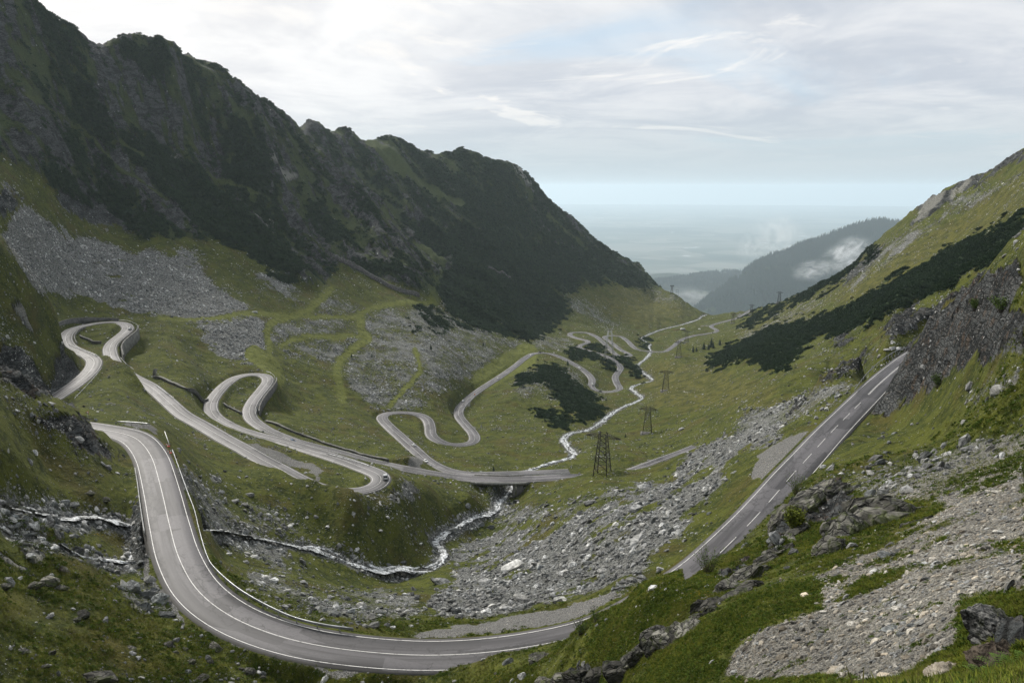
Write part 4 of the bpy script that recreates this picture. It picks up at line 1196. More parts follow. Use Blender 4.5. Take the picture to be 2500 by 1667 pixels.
HILL_A = far_hill('forested_hill', 'dark blue forested hill beyond the valley mouth', [(1640, 800, 8112), (1706, 744, 8320), (1734, 721, 8424), (1766, 702, 8528), (1783, 684, 8632), (1795, 679, 8694), (1804, 681, 8736), (1817, 660, 8840), (1840, 643, 8944), (1872, 626, 9152), (1900, 617, 9318), (1925, 610, 9464), (1946, 597, 9568), (1968, 591, 9672), (1998, 583, 9880), (2040, 566, 10088), (2084, 550, 10296), (2117, 540, 10504), (2155, 536, 10712), (2190, 542, 10816), (2300, 560, 11024), (2450, 600, 11232)], 6300, -1470, 3000, 110, 40)
HILL_B = far_hill('wooded_ridge', 'paler blue wooded ridge behind the valley mouth', [(1480, 720, 10829), (1560, 698, 10829), (1606, 684, 10972), (1651, 678, 11114), (1691, 671, 11257), (1744, 664, 11399), (1776, 662, 11542), (1810, 662, 11684), (1900, 668, 11827), (2000, 690, 11969)], 8600, -1420, 2600, 85, 41, 140, 60)
HILL_C = far_hill('distant_ridge', 'faint low ridge at the edge of the plain', [(1440, 690, 13125), (1540, 673, 13230), (1591, 669, 13335), (1632, 666, 13440), (1653, 667, 13545), (1683, 671, 13650), (1760, 684, 13650), (1850, 700, 13650)], 11500, -1496, 2500, 30, 42, 80, 40)


def plain_material():
    m, g, b = material('farmland')
    P = g.n('ShaderNodeTexCoord').outputs['Object']
    v = g.n('ShaderNodeTexVoronoi', {'Vector': P, 'Scale': 0.0009}, distance='MANHATTAN')
    k = g.n('ShaderNodeSeparateColor', {0: v.outputs['Color']}).outputs[0]
    c = g.mix(k, (0.06, 0.09, 0.08), (0.17, 0.18, 0.16))
    c = g.mix(g.rng(g.noise(P, 0.0002, 5, 0.6), 0.5, 0.6), c, (0.05, 0.075, 0.07))
    c = g.mix(g.rng(g.noise(P, 0.0006, 3, 0.5), 0.68, 0.72), c, (0.35, 0.36, 0.36))
    g.nt.links.new(c, b.inputs['Base Color'])
    b.inputs['Roughness'].default_value = 1.0
    return m


ZP = -1500.0
ra = np.concatenate([np.geomspace(3000, 70000, 60)])
aa = np.radians(np.linspace(-60, 60, 80))
PX, PY = np.sin(aa)[:, None] * ra[None], np.cos(aa)[:, None] * ra[None]
me = mesh('plain', np.stack([PX, PY, np.full(PX.shape, ZP)], -1).reshape(-1, 3), grid_faces(80, 60)[:, ::-1], plain_material(), True)
obj('plain', me, kind='structure', label='hazy flat farmland far below the mountains')

# ------------------------------------------------------------------ haze
ztop = float(GZ.max()) + 14.0
hx, y0, y1 = 66000.0, -400.0, 71500.0
co = [(x, y, z) for z in (ZP - 1.5, ztop) for y in (y0, y1) for x in (-hx, hx)]
me = mesh('haze', co, [(0, 2, 3, 1), (4, 5, 7, 6), (0, 1, 5, 4), (2, 6, 7, 3), (0, 4, 6, 2), (1, 3, 7, 5)])
hm = bpy.data.materials.new('haze')
hm.use_nodes = True
hm.node_tree.nodes.clear()
_o = hm.node_tree.nodes.new('ShaderNodeOutputMaterial')
_v = hm.node_tree.nodes.new('ShaderNodeVolumePrincipled')
_v.inputs['Color'].default_value = (0.76, 0.90, 1.0, 1)
_v.inputs['Density'].default_value = 3.5e-5
_v.inputs['Anisotropy'].default_value = 0.25
hm.node_tree.links.new(_v.outputs[0], _o.inputs['Volume'])
me.materials.append(hm)
obj('haze', me, kind='stuff', label='thin blue mountain haze filling the valley', category='haze')
# ------------------------------------------------------------------ scattered stones and plants
PROTO = {}


def proto_collection(name, meshes):
    c = bpy.data.collections.new(name)
    for k, me in enumerate(meshes):
        o = bpy.data.objects.new('%s_%02d' % (name, k), me)
        c.objects.link(o)
    return c


def scatter_tree(name, coll):
    ng = bpy.data.node_groups.new(name, 'GeometryNodeTree')
    ng.interface.new_socket('Geometry', in_out='INPUT', socket_type='NodeSocketGeometry')
    ng.interface.new_socket('Geometry', in_out='OUTPUT', socket_type='NodeSocketGeometry')
    n, l = ng.nodes, ng.links
    gi, go = n.new('NodeGroupInput'), n.new('NodeGroupOutput')
    ci = n.new('GeometryNodeCollectionInfo')
    ci.inputs['Collection'].default_value = coll
    ci.inputs['Separate Children'].default_value = True
    ci.inputs['Reset Children'].default_value = True
    ip = n.new('GeometryNodeInstanceOnPoints')
    ip.inputs['Pick Instance'].default_value = True

    def at(nm, ty):
        a = n.new('GeometryNodeInputNamedAttribute')
        a.data_type = ty
        a.inputs['Name'].default_value = nm
        return a.outputs['Attribute']
    l.new(gi.outputs[0], ip.inputs['Points'])
    l.new(ci.outputs[0], ip.inputs['Instance'])
    l.new(at('pick', 'INT'), ip.inputs['Instance Index'])
    l.new(at('rot', 'FLOAT_VECTOR'), ip.inputs['Rotation'])
    l.new(at('scl', 'FLOAT_VECTOR'), ip.inputs['Scale'])
    l.new(ip.outputs[0], go.inputs[0])
    return ng


def scatter(name, label, cat, pts, rot, scl, pick, coll):
    me = bpy.data.meshes.new(name)
    me.vertices.add(len(pts))
    me.vertices.foreach_set('co', np.ascontiguousarray(pts, np.float32).ravel())
    for nm, ty, arr in (('rot', 'FLOAT_VECTOR', rot), ('scl', 'FLOAT_VECTOR', scl)):
        a = me.attributes.new(nm, ty, 'POINT')
        a.data.foreach_set('vector', np.ascontiguousarray(arr, np.float32).ravel())
    a = me.attributes.new('pick', 'INT', 'POINT')
    a.data.foreach_set('value', np.ascontiguousarray(pick, np.int32))
    o = obj(name, me, kind='stuff', label=label, category=cat)
    md = o.modifiers.new('scatter', 'NODES')
    md.node_group = scatter_tree(name, coll)
    return o


# terrain normals and what can be seen
_dx = np.stack([np.gradient(GX, axis=0), np.gradient(GY, axis=0), np.gradient(GZ, axis=0)], -1)
_dy = np.stack([np.gradient(GX, axis=1), np.gradient(GY, axis=1), np.gradient(GZ, axis=1)], -1)
NRM = np.cross(_dx, _dy)
NRM /= np.linalg.norm(NRM, axis=-1)[..., None] + 1e-12
NRM *= np.sign(NRM[..., 2:3])
Tf = GZ / GR
prev = np.concatenate([np.full((NA, 1), -9.0), np.maximum.accumulate(Tf, 1)[:, :-1]], 1)
PU, PV = project(GX, GY, GZ)
INF = (PU > -90) & (PU < 2590) & (PV > -60) & (PV < 1740)
VIS = (Tf >= prev - 0.003) & INF
# screen height of every cell, so that points are spread evenly over what is seen
CELL = np.clip(np.gradient(Tf, axis=1), 0.0, 0.02) + 0.0004
OUT = (PU > -350) & (PU < 3000) & (PV > -60) & (PV < 2100) & ~INF & (Tf >= prev - 0.003)
CELL = CELL * VIS + 0.0003 * (~VIS & INF) + 0.30 * CELL * OUT
KEEP = np.clip((np.minimum(roadclear - road_w / 2 - 0.8, riv_d - 0.6)) / 1.0, 0, 1)
ROADKEEP = np.clip((roadclear - road_w / 2 - 0.9) / 0.8, 0, 1)


def pick_points(wgt, n):
    w = (wgt * CELL).ravel().astype(np.float64)
    c = np.cumsum(w)
    idx = np.searchsorted(c, rng.random(n) * c[-1])
    i, j = np.unravel_index(np.minimum(idx, w.size - 1), GX.shape)
    i2, j2 = np.minimum(i + 1, NA - 1), np.minimum(j + 1, NR - 1)
    a, b = rng.random(n), rng.random(n)
    P = []
    for G in (GX, GY, GZ):
        P.append((G[i, j] * (1 - a) + G[i2, j] * a) * (1 - b) + (G[i, j2] * (1 - a) + G[i2, j2] * a) * b)
    return np.stack(P, 1), NRM[i, j], GR[i, j], (i, j)


def tilt(N, yaw, extra):
    """euler angles that lean the local z axis towards the ground normal"""
    n = len(N)
    nx = N[:, 0] * np.cos(yaw) + N[:, 1] * np.sin(yaw)
    ny = -N[:, 0] * np.sin(yaw) + N[:, 1] * np.cos(yaw)
    rx = -np.arcsin(np.clip(ny, -1, 1)) + rng.normal(0, extra, n)
    ry = np.arctan2(nx, N[:, 2]) + rng.normal(0, extra, n)
    return np.stack([rx, ry, yaw], 1)


def rock_mesh(name, seed, mat, sub=2, flat=0.5, cuts=9, rough=0.12):
    """angular stone: an icosphere planed by random cuts"""
    import bmesh
    rg = np.random.default_rng(seed)
    bm = bmesh.new()
    bmesh.ops.create_icosphere(bm, subdivisions=sub, radius=1.0)
    V = np.array([v.co[:] for v in bm.verts])
    for _ in range(cuts):
        d = rg.normal(size=3)
        d /= np.linalg.norm(d)
        h = rg.uniform(0.45, 0.85)
        s = V @ d
        V = V - np.maximum(s - h, 0)[:, None] * d[None]
    V += rg.normal(0, rough * 0.25, V.shape)
    V *= np.array([1.0, rg.uniform(0.6, 0.85), flat * rg.uniform(0.8, 1.25)])
    for v, c in zip(bm.verts, V):
        v.co = c
    me = bpy.data.meshes.new(name)
    bm.to_mesh(me)
    bm.free()
    me.materials.append(mat)
    return me


STONES = [rock_mesh('stone_%d' % k, 100 + k, (MAT_STONE, MAT_STONE, MAT_STONE, MAT_SLATE)[k % 4], 1 if k < 8 else 2, (0.42, 0.6, 0.5, 0.55, 0.35, 0.5)[k % 6]) for k in range(12)]
STONES_W = [rock_mesh('pebble_%d' % k, 200 + k, (MAT_STONE_WARM, MAT_STONE)[k % 3 == 2], 1 if k < 6 else 2, (0.45, 0.6, 0.35)[k % 3]) for k in range(9)]
C_ST, C_SW = proto_collection('stone_kinds', STONES), proto_collection('pebble_kinds', STONES_W)
PXM = lambda r: r / 1805.0 * 2.44          # metres that one rendered pixel spans at distance r


def stones(name, label, wgt, n, coll, nk, smin, alpha, cap, sink=0.25, cat='stones', single=0, slabel=''):
    P, N, R, _ = pick_points(wgt, n)
    s = PXM(R) * smin * (1 - rng.random(n)) ** (-1 / alpha)
    s = np.minimum(s, cap * rng.uniform(0.4, 1.0, n)) * 0.5
    sc = s[:, None] * rng.uniform(0.75, 1.3, (n, 3))
    P[:, 2] += s * (0.45 - sink)
    rot, pk = tilt(N, rng.uniform(0, 6.283, n), 0.28), rng.integers(0, nk, n)
    if single:                      # the stones that show largest are objects of their own
        u_, v_ = project(P[:, 0], P[:, 1], P[:, 2])
        big = np.argsort(-(s / R) * ((u_ > 20) & (u_ < 2480) & (v_ > 20) & (v_ < 1650)))[:single]
        for b in big:
            o = obj('boulder', (STONES if coll is C_ST else STONES_W)[pk[b]], label=slabel, category='boulder', group=slabel)
            o.location, o.rotation_euler, o.scale = P[b], rot[b], sc[b]
        k = np.ones(n, bool)
        k[big] = False
        P, rot, sc, pk = P[k], rot[k], sc[k], pk[k]
    return scatter(name, label, cat, P, rot, sc, pk, coll)


fgm = (GR < 75)
clump = np.clip(fbm(GX / 11, GY / 11, 4, 0.65, seed=50) * 2.2 + 0.25, 0.0, 1) ** 1.5
clump2 = np.clip(fbm(GX / 40, GY / 40, 4, 0.65, seed=51) * 2.5 + 0.2, 0.05, 1)
dens = np.clip(a_scree + 0.75 * a_scree2 * (0.35 + clump), 0, 1) * (1 - a_path) * (1 - np.clip(a_pine * 1.2, 0, 1)) * ROADKEEP * np.clip((riv_d - 1.2) / 1.0, 0, 1)
stones('scree', 'grey scree stones covering the slopes', dens * (~fgm), 120000, C_ST, 12, 0.6, 1.75, 3.4, single=60, slabel='larger grey block lying loose in the scree fields')
stones('scree_foreground', 'buff and grey rubble on the nearest slope', dens * fgm, 100000, C_SW, 9, 0.5, 1.95, 0.6, cat='rubble', single=25, slabel='larger pale stone lying loose in the nearest rubble')
turf = (1 - np.clip(a_scree, 0, 1)) * (1 - np.clip(a_pine * 1.2, 0, 1)) * (1 - a_path) * (1 - a_gravel) * (1 - 0.93 * mt) * ROADKEEP * np.clip((riv_d - 0.5) / 1.0, 0, 1)
stones('turf_stones', 'pale stones dotted over the grass', turf * (0.12 + clump * clump2) * (GR > 45), 95000, C_ST, 12, 0.5, 1.9, 2.6, 0.3, single=35, slabel='larger pale stone lying loose in the grass')
stones('turf_stones_foreground', 'small pale stones in the near grass', turf * clump * (GR < 60), 7000, C_SW, 9, 0.6, 1.9, 0.5, 0.3)
bank = np.clip(1.1 - riv_d / 4.6, 0, 1) * np.clip(0.25 + riv_d / 2.0, 0, 1) * ROADKEEP
stones('stream_stones', 'wet grey stones along the streams', bank, 14000, C_ST, 12, 0.7, 1.7, 2.6, 0.3)
stones('gravel_grains', 'loose gravel on the lay-bys', a_gravel * ROADKEEP, 9000, C_SW, 9, 0.35, 3.0, 0.35)


# dwarf pine
def leaf_material(name, lo, hi, rough=0.8, trans=0.0):
    m, g, b = material(name)
    inf = g.n('ShaderNodeObjectInfo')
    P = g.n('ShaderNodeTexCoord').outputs['Object']
    W_ = g.n('ShaderNodeNewGeometry').outputs['Position']
    f = g.math('ADD', g.math('MULTIPLY', inf.outputs['Random'], 0.45), g.math('MULTIPLY', g.rng(g.noise(W_, 0.22, 5, 0.65), 0.3, 0.7), 0.55))
    g.nt.links.new(g.mix(f, lo, hi), b.inputs['Base Color'])
    b.inputs['Roughness'].default_value = rough
    b.inputs['Specular IOR Level'].default_value = 0.1
    return m


MAT_PINE = leaf_material('dwarf_pine_needles', (0.018, 0.034, 0.020), (0.054, 0.086, 0.042))
MAT_SPRUCE = leaf_material('spruce_needles', (0.008, 0.016, 0.010), (0.022, 0.036, 0.018))
MAT_GRASS = leaf_material('grass_blades', (0.062, 0.088, 0.008), (0.210, 0.222, 0.030))
MAT_LEAF = leaf_material('green_leaves', (0.035, 0.065, 0.012), (0.085, 0.13, 0.025))


def clump_mesh(name, seed, n, mat, leaf=0.5, flat=0.55):
    rg = np.random.default_rng(seed)
    co, fa = [], []
    for k in range(n):
        th, ph = rg.uniform(0, 6.283), math.acos(rg.uniform(0.0, 1))
        d = np.array([math.sin(ph) * math.cos(th), math.sin(ph) * math.sin(th), math.cos(ph) * flat + 0.12])
        p = d * rg.uniform(0.55, 1.0)
        up = d / np.linalg.norm(d) + np.array([0, 0, 0.7]) + rg.normal(0, 0.25, 3)
        up /= np.linalg.norm(up)
        sd = np.cross(up, rg.normal(size=3))
        sd /= np.linalg.norm(sd)
        l = leaf * rg.uniform(0.6, 1.3)
        b = len(co)
        co += [p - sd * l * 0.30 - up * l * 0.3, p + sd * l * 0.30 - up * l * 0.3, p + sd * l * 0.2 + up * l * 0.35, p + up * l * 0.75, p - sd * l * 0.2 + up * l * 0.35]
        fa.append((b, b + 1, b + 2, b + 3, b + 4))
    return mesh(name, co, fa, mat)


C_PINE = proto_collection('dwarf_pine_kinds', [clump_mesh('dwarf_pine_%d' % k, 300 + k, 46, MAT_PINE, 0.5, 0.5) for k in range(4)])
n = 70000
P, N, R, _ = pick_points((np.clip((a_pine - 0.2) * 2.0, 0, 1) * np.clip(0.75 + 1.2 * frag, 0.1, 1) + 0.012 * mt + 0.05 * np.clip(_pn * 3, 0, 1)) * (1 - a_path) * KEEP, n)
s = np.maximum(PXM(R) * 1.5, 0.8) * rng.uniform(0.5, 1.7, n)
s = np.minimum(s, 3.4)
scatter('dwarf_pine', 'dark green dwarf pine thickets on the slopes', 'dwarf pine', P, tilt(N * [0.5, 0.5, 1], rng.uniform(0, 6.283, n), 0.1), s[:, None] * rng.uniform(0.8, 1.25, (n, 3)), rng.integers(0, 4, n), C_PINE)


def tuft_mesh(name, seed, n, mat, h=1.0, w=0.06, spread=0.35):
    rg = np.random.default_rng(seed)
    co, fa = [], []
    for k in range(n):
        a = rg.uniform(0, 6.283)
        r = spread * math.sqrt(rg.random())
        x, y = r * math.cos(a), r * math.sin(a)
        b = a + rg.normal(0, 0.6)
        hh = h * rg.uniform(0.5, 1.1)
        ln = rg.uniform(0.2, 0.7) * hh
        dx, dy = math.cos(b), math.sin(b)
        i = len(co)
        co += [(x - dy * w, y + dx * w, -0.05), (x + dy * w, y - dx * w, -0.05), (x + dx * ln * 0.35 + dy * w * 0.8, y + dy * ln * 0.35 - dx * w * 0.8, hh * 0.6), (x + dx * ln * 0.35 - dy * w * 0.8, y + dy * ln * 0.35 + dx * w * 0.8, hh * 0.6), (x + dx * ln, y + dy * ln, hh * 0.92)]
        fa += [(i, i + 1, i + 2, i + 3), (i + 3, i + 2, i + 4)]
    return mesh(name, co, fa, mat)


MAT_STRAW = leaf_material('dry_blades', (0.060, 0.058, 0.016), (0.17, 0.15, 0.05))
MAT_WEED = leaf_material('weed_leaves', (0.034, 0.062, 0.008), (0.105, 0.150, 0.024))
C_GRASS = proto_collection('grass_kinds', [tuft_mesh('grass_tuft_%d' % k, 400 + k, 14, MAT_GRASS, 0.8, 0.035, 0.8) for k in range(4)] + [tuft_mesh('dry_tuft', 410, 14, MAT_STRAW, 0.9, 0.03, 0.8), clump_mesh('weed_clump_0', 411, 16, MAT_WEED, 0.55, 0.35), clump_mesh('weed_clump_1', 412, 22, MAT_WEED, 0.4, 0.4)])
tw = (1 - np.clip(a_scree * 1.1 + a_scree2 * 0.4 + a_rock * 1.3 + a_gravel, 0, 1)) * ROADKEEP * np.clip((riv_d - 1.5) / 1.5, 0, 1) * np.clip(fbm(GX / 4, GY / 4, 3, 0.6, seed=60) * 2 + 0.75, 0.1, 1)
n = 150000
P, N, R, _ = pick_points(tw * (GR < 130) * (0.3 + 0.7 * (GR < 75)), n)
s = np.maximum(PXM(R) * 2.2, 0.10) * rng.uniform(0.6, 1.5, n)
s = np.minimum(s, 0.5)
_dn = fbm(P[:, 0] / 6, P[:, 1] / 6, 4, 0.6, seed=61)
_rn = rng.random(n)
PICK = np.where(_rn < 0.10 + 0.5 * np.clip(_dn - 0.05, 0, 1), 4, np.where(_rn > 0.80 + 0.5 * np.clip(_dn, -0.3, 0.3), rng.integers(5, 7, n), rng.integers(0, 4, n)))
scatter('grass', 'short green alpine grass on the near slopes', 'grass', P, tilt(N * [0.6, 0.6, 1], rng.uniform(0, 6.283, n), 0.15), s[:, None] * rng.uniform(0.8, 1.25, (n, 3)), PICK, C_GRASS)

# conifers of the far hills
C_FIR = proto_collection('conifer_kinds', [mesh('conifer_%d' % k, *spruce_mesh('', 1.0, 0.2, 500 + k, 4, 5), MAT_SPRUCE) for k in range(4)])
for (a, sg, x, y, z), nm, lb, n, hgt in ((HILL_A, 'conifer_forest', 'dark conifer forest on the hill beyond the valley mouth', 32000, 48.0), (HILL_B, 'distant_forest', 'pale hazy forest on the ridge behind', 12000, 46.0)):
    m, k = x.shape
    sig = rng.random(n) * (m - 2)
    # denser towards the crest so that its outline is ragged
    tau = np.clip(rng.beta(1.5, 1.0, n), 0, 1) * 89 if nm == 'conifer_forest' else np.clip(rng.beta(1.6, 1.0, n), 0, 1) * 59
    i, j = sig.astype(int), tau.astype(int)
    fa_, fb_ = sig - i, tau - j
    j2 = np.minimum(j + 1, k - 1)
    P = np.stack([(G[i, j] * (1 - fa_) + G[i + 1, j] * fa_) * (1 - fb_) + (G[i, j2] * (1 - fa_) + G[i + 1, j2] * fa_) * fb_ for G in (x, y, z)], 1)
    gap = fbm(P[:, 0] / 180, P[:, 1] / 180, 4, 0.6, seed=70)
    P = P[gap > -0.38]
    n2 = len(P)
    hh = hgt * rng.uniform(0.55, 1.25, n2)
    scatter(nm, lb, 'forest', P, np.stack([rng.normal(0, 0.03, n2), rng.normal(0, 0.03, n2), rng.uniform(0, 6.28, n2)], 1), np.stack([hh * 1.1, hh * 1.1, hh], 1), rng.integers(0, 4, n2), C_FIR)

# tiny white flowers and flecks of stone in the near turf
C_WF = proto_collection('white_flower_kinds', [clump_mesh('white_flower', 901, 6, plain('white_petals', (0.7, 0.7, 0.66), 0.8), 0.8, 0.4)])
n = 5000
P, N, R, _ = pick_points(tw * (GR < 90) * (GX > -20), n)
P[:, 2] += 0.06
s = PXM(R) * rng.uniform(0.12, 0.34, n)
scatter('white_flowers', 'tiny white flowers sprinkled over the near grass', 'flowers', P, np.zeros((n, 3)), np.repeat(s[:, None], 3, 1), np.zeros(n), C_WF)
# ------------------------------------------------------------------ built things
class MB:
    """collects boxes, bars and tubes into one mesh"""
    def __init__(self):
        self.v, self.f = [], []

    def add(self, v, f):
        b = len(self.v)
        self.v += [tuple(p) for p in v]
        self.f += [tuple(i + b for i in q) for q in f]
        return self

    def box(self, x0, x1, y0, y1, z0, z1):
        return self.add([(x, y, z) for z in (z0, z1) for y in (y0, y1) for x in (x0, x1)], [(0, 2, 3, 1), (4, 5, 7, 6), (0, 1, 5, 4), (2, 6, 7, 3), (0, 4, 6, 2), (1, 3, 7, 5)])

    def bar(self, a, b, r, r2=None, n=4):
        a, b = Vector(a), Vector(b)
        r2 = r if r2 is None else r2
        d = (b - a).normalized()
        s = d.cross(Vector((0, 0, 1)) if abs(d.z) < 0.95 else Vector((1, 0, 0))).normalized()
        t = d.cross(s)
        V = []
        for p, q in ((a, r), (b, r2)):
            for k in range(n):
                w = 6.28319 * (k + 0.5) / n
                V.append(p + s * (q * math.cos(w)) + t * (q * math.sin(w)))
        F_ = [(k, (k + 1) % n, n + (k + 1) % n, n + k) for k in range(n)] + [tuple(range(n))[::-1], tuple(range(n, 2 * n))]
        return self.add(V, F_)

    def loft(self, rings, closed=True, caps=True):
        n = len(rings[0])
        V = [p for r in rings for p in r]
        F_ = []
        for i in range(len(rings) - 1):
            for k in range(n if closed else n - 1):
                F_.append((i * n + k, i * n + (k + 1) % n, (i + 1) * n + (k + 1) % n, (i + 1) * n + k))
        if caps:
            F_ += [tuple(range(n))[::-1], tuple(range((len(rings) - 1) * n, len(rings) * n))]
        return self.add(V, F_)

    def build(self, name, mat, parent=None, smooth=False, **props):
        return obj(name, mesh(name, self.v, self.f, mat, smooth), parent, **props)


def copy_tree(o, parent=None):
    c = o.copy()
    COL.objects.link(c)
    if parent is not None:
        c.parent = parent
    for ch in list(o.children):
        copy_tree(ch, c)
    return c


M_STEEL_DARK = plain('rusty_dark_steel', (0.030, 0.027, 0.026), 0.75, 0.3)
M_STEEL_PALE = plain('galvanised_steel', (0.42, 0.43, 0.44), 0.5, 0.6, 0.15)
M_GLASS_INS = plain('insulator_glass', (0.30, 0.36, 0.36), 0.3)
M_CONCRETE = plain('weathered_concrete', (0.135, 0.132, 0.12), 0.9, 0, 0.45, 0.35)
M_CONCRETE_DARK = plain('stained_concrete', (0.085, 0.083, 0.078), 0.92, 0, 0.4, 0.4)
M_RAIL = plain('guard_rail_steel', (0.34, 0.35, 0.36), 0.45, 0.5, 0.3, 0.6)
M_PARAPET = plain('worn_white_parapet', (0.46, 0.46, 0.45), 0.7, 0, 0.35, 0.8)
M_WHITE = plain('white_paint', (0.72, 0.72, 0.70), 0.6, 0, 0.1, 2)
M_RED = plain('red_paint', (0.42, 0.035, 0.03), 0.6, 0, 0.15, 2)
M_ORANGE = plain('orange_paint', (0.75, 0.20, 0.02), 0.55)
M_DRYSTONE = plain('dry_stone', (0.060, 0.058, 0.053), 0.95, 0, 0.6, 1.1)
M_TERRACE = plain('terrace_stone', (0.105, 0.10, 0.10), 0.95, 0, 0.5, 0.6)
M_TYRE = plain('tyre_rubber', (0.012, 0.012, 0.012), 0.85)
M_RIM = plain('wheel_rim', (0.35, 0.35, 0.36), 0.35, 0.8)
M_GLASS = plain('car_glass', (0.012, 0.014, 0.017), 0.12, 0, 0, 8, 0.6)
M_LAMP = plain('headlight_lens', (0.65, 0.65, 0.62), 0.2)
M_TAIL = plain('tail_light_lens', (0.30, 0.012, 0.012), 0.3)
M_PLATE = plain('number_plate', (0.6, 0.6, 0.58), 0.5)
M_WOOD = plain('weathered_wood', (0.13, 0.075, 0.05), 0.9, 0, 0.4, 1.5)
M_TIN = plain('tin_roof', (0.45, 0.47, 0.49), 0.4, 0.5, 0.15, 0.8)
M_HUTWALL = plain('hut_stone', (0.22, 0.20, 0.18), 0.9, 0, 0.4, 1.2)
M_BARK = plain('grey_bark', (0.06, 0.05, 0.04), 0.95)

# --- bridge
Cb = cut(resample(ROADS['bridge']['c'], 1.0), 1156, 1168.5, 1284, 1169)
br = thing('road_bridge', 'low concrete road bridge over the white stream in the valley', 'bridge', tuple(Cb[len(Cb) // 2]))
inv = -np.array(br.location)


def local(C):
    return C + inv


def strip_solid(C, o0, o1, l0, l1):
    """solid of rectangular section that follows a line"""
    N = frame_of(C)
    rings = []
    for p, n in zip(C, N):
        a, b = p[:2] + n * o0, p[:2] + n * o1
        rings.append([(a[0], a[1], p[2] + l0), (b[0], b[1], p[2] + l0), (b[0], b[1], p[2] + l1), (a[0], a[1], p[2] + l1)])
    return rings


MB().loft(strip_solid(local(Cb), -5.2, 5.2, -1.15, -0.06)).build('deck', M_CONCRETE, br)
MB().loft(strip_solid(local(Cb), 4.55, 5.22, -0.059, 0.22)).build('kerb', M_CONCRETE, br)
MB().loft(strip_solid(local(Cb), -5.22, -4.55, -0.059, 0.22)).build('kerb', M_CONCRETE, br)
Nb = frame_of(Cb)
for fr, wdt, m in ((0.06, 4.6, M_CONCRETE_DARK), (0.92, 3.4, M_CONCRETE_DARK)):
    k = int(fr * (len(Cb) - 1))
    p = local(Cb)[k]
    MB().box(p[0] - wdt / 2, p[0] + wdt / 2, p[1] - 4.6, p[1] + 4.6, p[2] - 12, p[2] - 1.16).build('abutment', m, br)
for fr, side, m in ((0.80, 1, M_CONCRETE), (0.80, -1, M_CONCRETE), (0.38, -1, M_CONCRETE_DARK)):
    k = int(fr * (len(Cb) - 1))
    p = local(Cb)[k]
    q = p[:2] + Nb[k] * 3.9 * side
    MB().box(q[0] - 0.6, q[0] + 0.6, q[1] - 0.6, q[1] + 0.6, p[2] - 12, p[2] - 1.16).build('pier', m, br)


# --- guard rails
def road_z_at(x, y, key):
    C = ROADS[key]['c']
    i = int(np.argmin((C[:, 0] - x) ** 2 + (C[:, 1] - y) ** 2))
    return C[i, 2]


def rail_path(pl, key, lift=0.72, step=1.0):
    P = []
    for u, v in pl:
        z = -60.0
        for _ in range(4):
            q = pz(u, v, z)
            z = road_z_at(q[0], q[1], key) + lift
        P.append(pz(u, v, z))
    P = np.array(P)
    return resample(catmull(P, 8), step)


def guard_rail(name, label, path, gap=4.0, mat=None, depth=0.36, thick=0.07, foot=True, post_mat=None, group='roadside guard rails'):
    t = thing(name, label, 'guard rail', tuple(path[0] - [0, 0, 0.7]), 0, group)
    P = path - np.array(t.location)
    N = frame_of(P)
    rings = []
    for p, n in zip(P, N):
        w = [(0, -depth / 2), (thick, -depth / 4), (0, 0), (thick, depth / 4), (0, depth / 2), (-0.03, 0.0)]
        rings.append([(p[0] + n[0] * a, p[1] + n[1] * a, p[2] + b) for a, b in w])
    MB().loft(rings).build('beam', mat or M_RAIL, t)
    s = np.concatenate([[0], np.cumsum(np.linalg.norm(np.diff(P[:, :2], axis=0), axis=1))])
    me = None
    for d in np.arange(0.5, s[-1], gap):
        x, y, z = (float(np.interp(d, s, P[:, q])) for q in range(3))
        if me is None:
            b = MB().box(-0.06, 0.06, -0.06, 0.06, -1.15, depth / 2 - 0.02)
            me = mesh('post', b.v, b.f, post_mat or M_STEEL_PALE)
        o = obj('post', me, t)
        o.location = (x, y, z)
    return t


guard_rail('guard_rail', 'white rail along the left edge of the near road above the brook', rail_path([(330, 1143), (336, 1180), (341, 1220), (347, 1262), (353, 1300)], 'near', 0.8), 3.0, M_PARAPET, 0.55, 0.14)
guard_rail('guard_rail', 'long pale steel rail curving along the inner side of the near road', rail_path([(421, 1098), (430, 1122), (441, 1153), (458, 1200), (475, 1245), (486, 1290), (496, 1327), (506, 1357), (520, 1382), (560, 1420), (602, 1450), (660, 1482), (720, 1508), (790, 1525), (863, 1535)], 'near', 0.75), 3.5, depth=0.5, thick=0.12)
guard_rail('guard_rail', 'short pale rail beside the far left end of the near road', rail_path([(286, 1029), (310, 1030), (340, 1032), (366, 1035)], 'near', 0.7), 3.5)
guard_rail('guard_rail', 'thin steel rail along the outer edge where the near road meets the crag', rail_path([(2087, 950), (2100, 932), (2118, 910), (2150, 881), (2185, 858), (2221, 846)], 'near', 0.75), 4.0)
guard_rail('guard_rail', 'white rail along the lower leg of the upper hairpin', rail_path([(182, 972), (202, 951), (228, 923), (245, 902), (258, 887)], 'hairpin', 0.6), 5.0)
guard_rail('guard_rail', 'white rail round the inside of the upper hairpin', rail_path([(166, 838), (172, 843), (190, 850), (215, 860), (238, 868), (256, 874)], 'hairpin', 0.6), 5.0)
guard_rail('guard_rail', 'pale rail at the outer curve above the tall retaining wall', rail_path([(288, 782), (312, 783), (330, 790), (336, 797), (332, 806)], 'hairpin', 0.7), 5.0)
guard_rail('guard_rail', 'short white rail above the straight pale road on the left', rail_path([(383, 941), (400, 955), (425, 972)], 'hairpin', 0.6), 5.0)
guard_rail('guard_rail', 'white rail descending past the ridge tip below the tall retaining wall', rail_path([(294, 872), (305, 885), (318, 895), (327, 902)], 'hairpin', 0.2), 5.0)
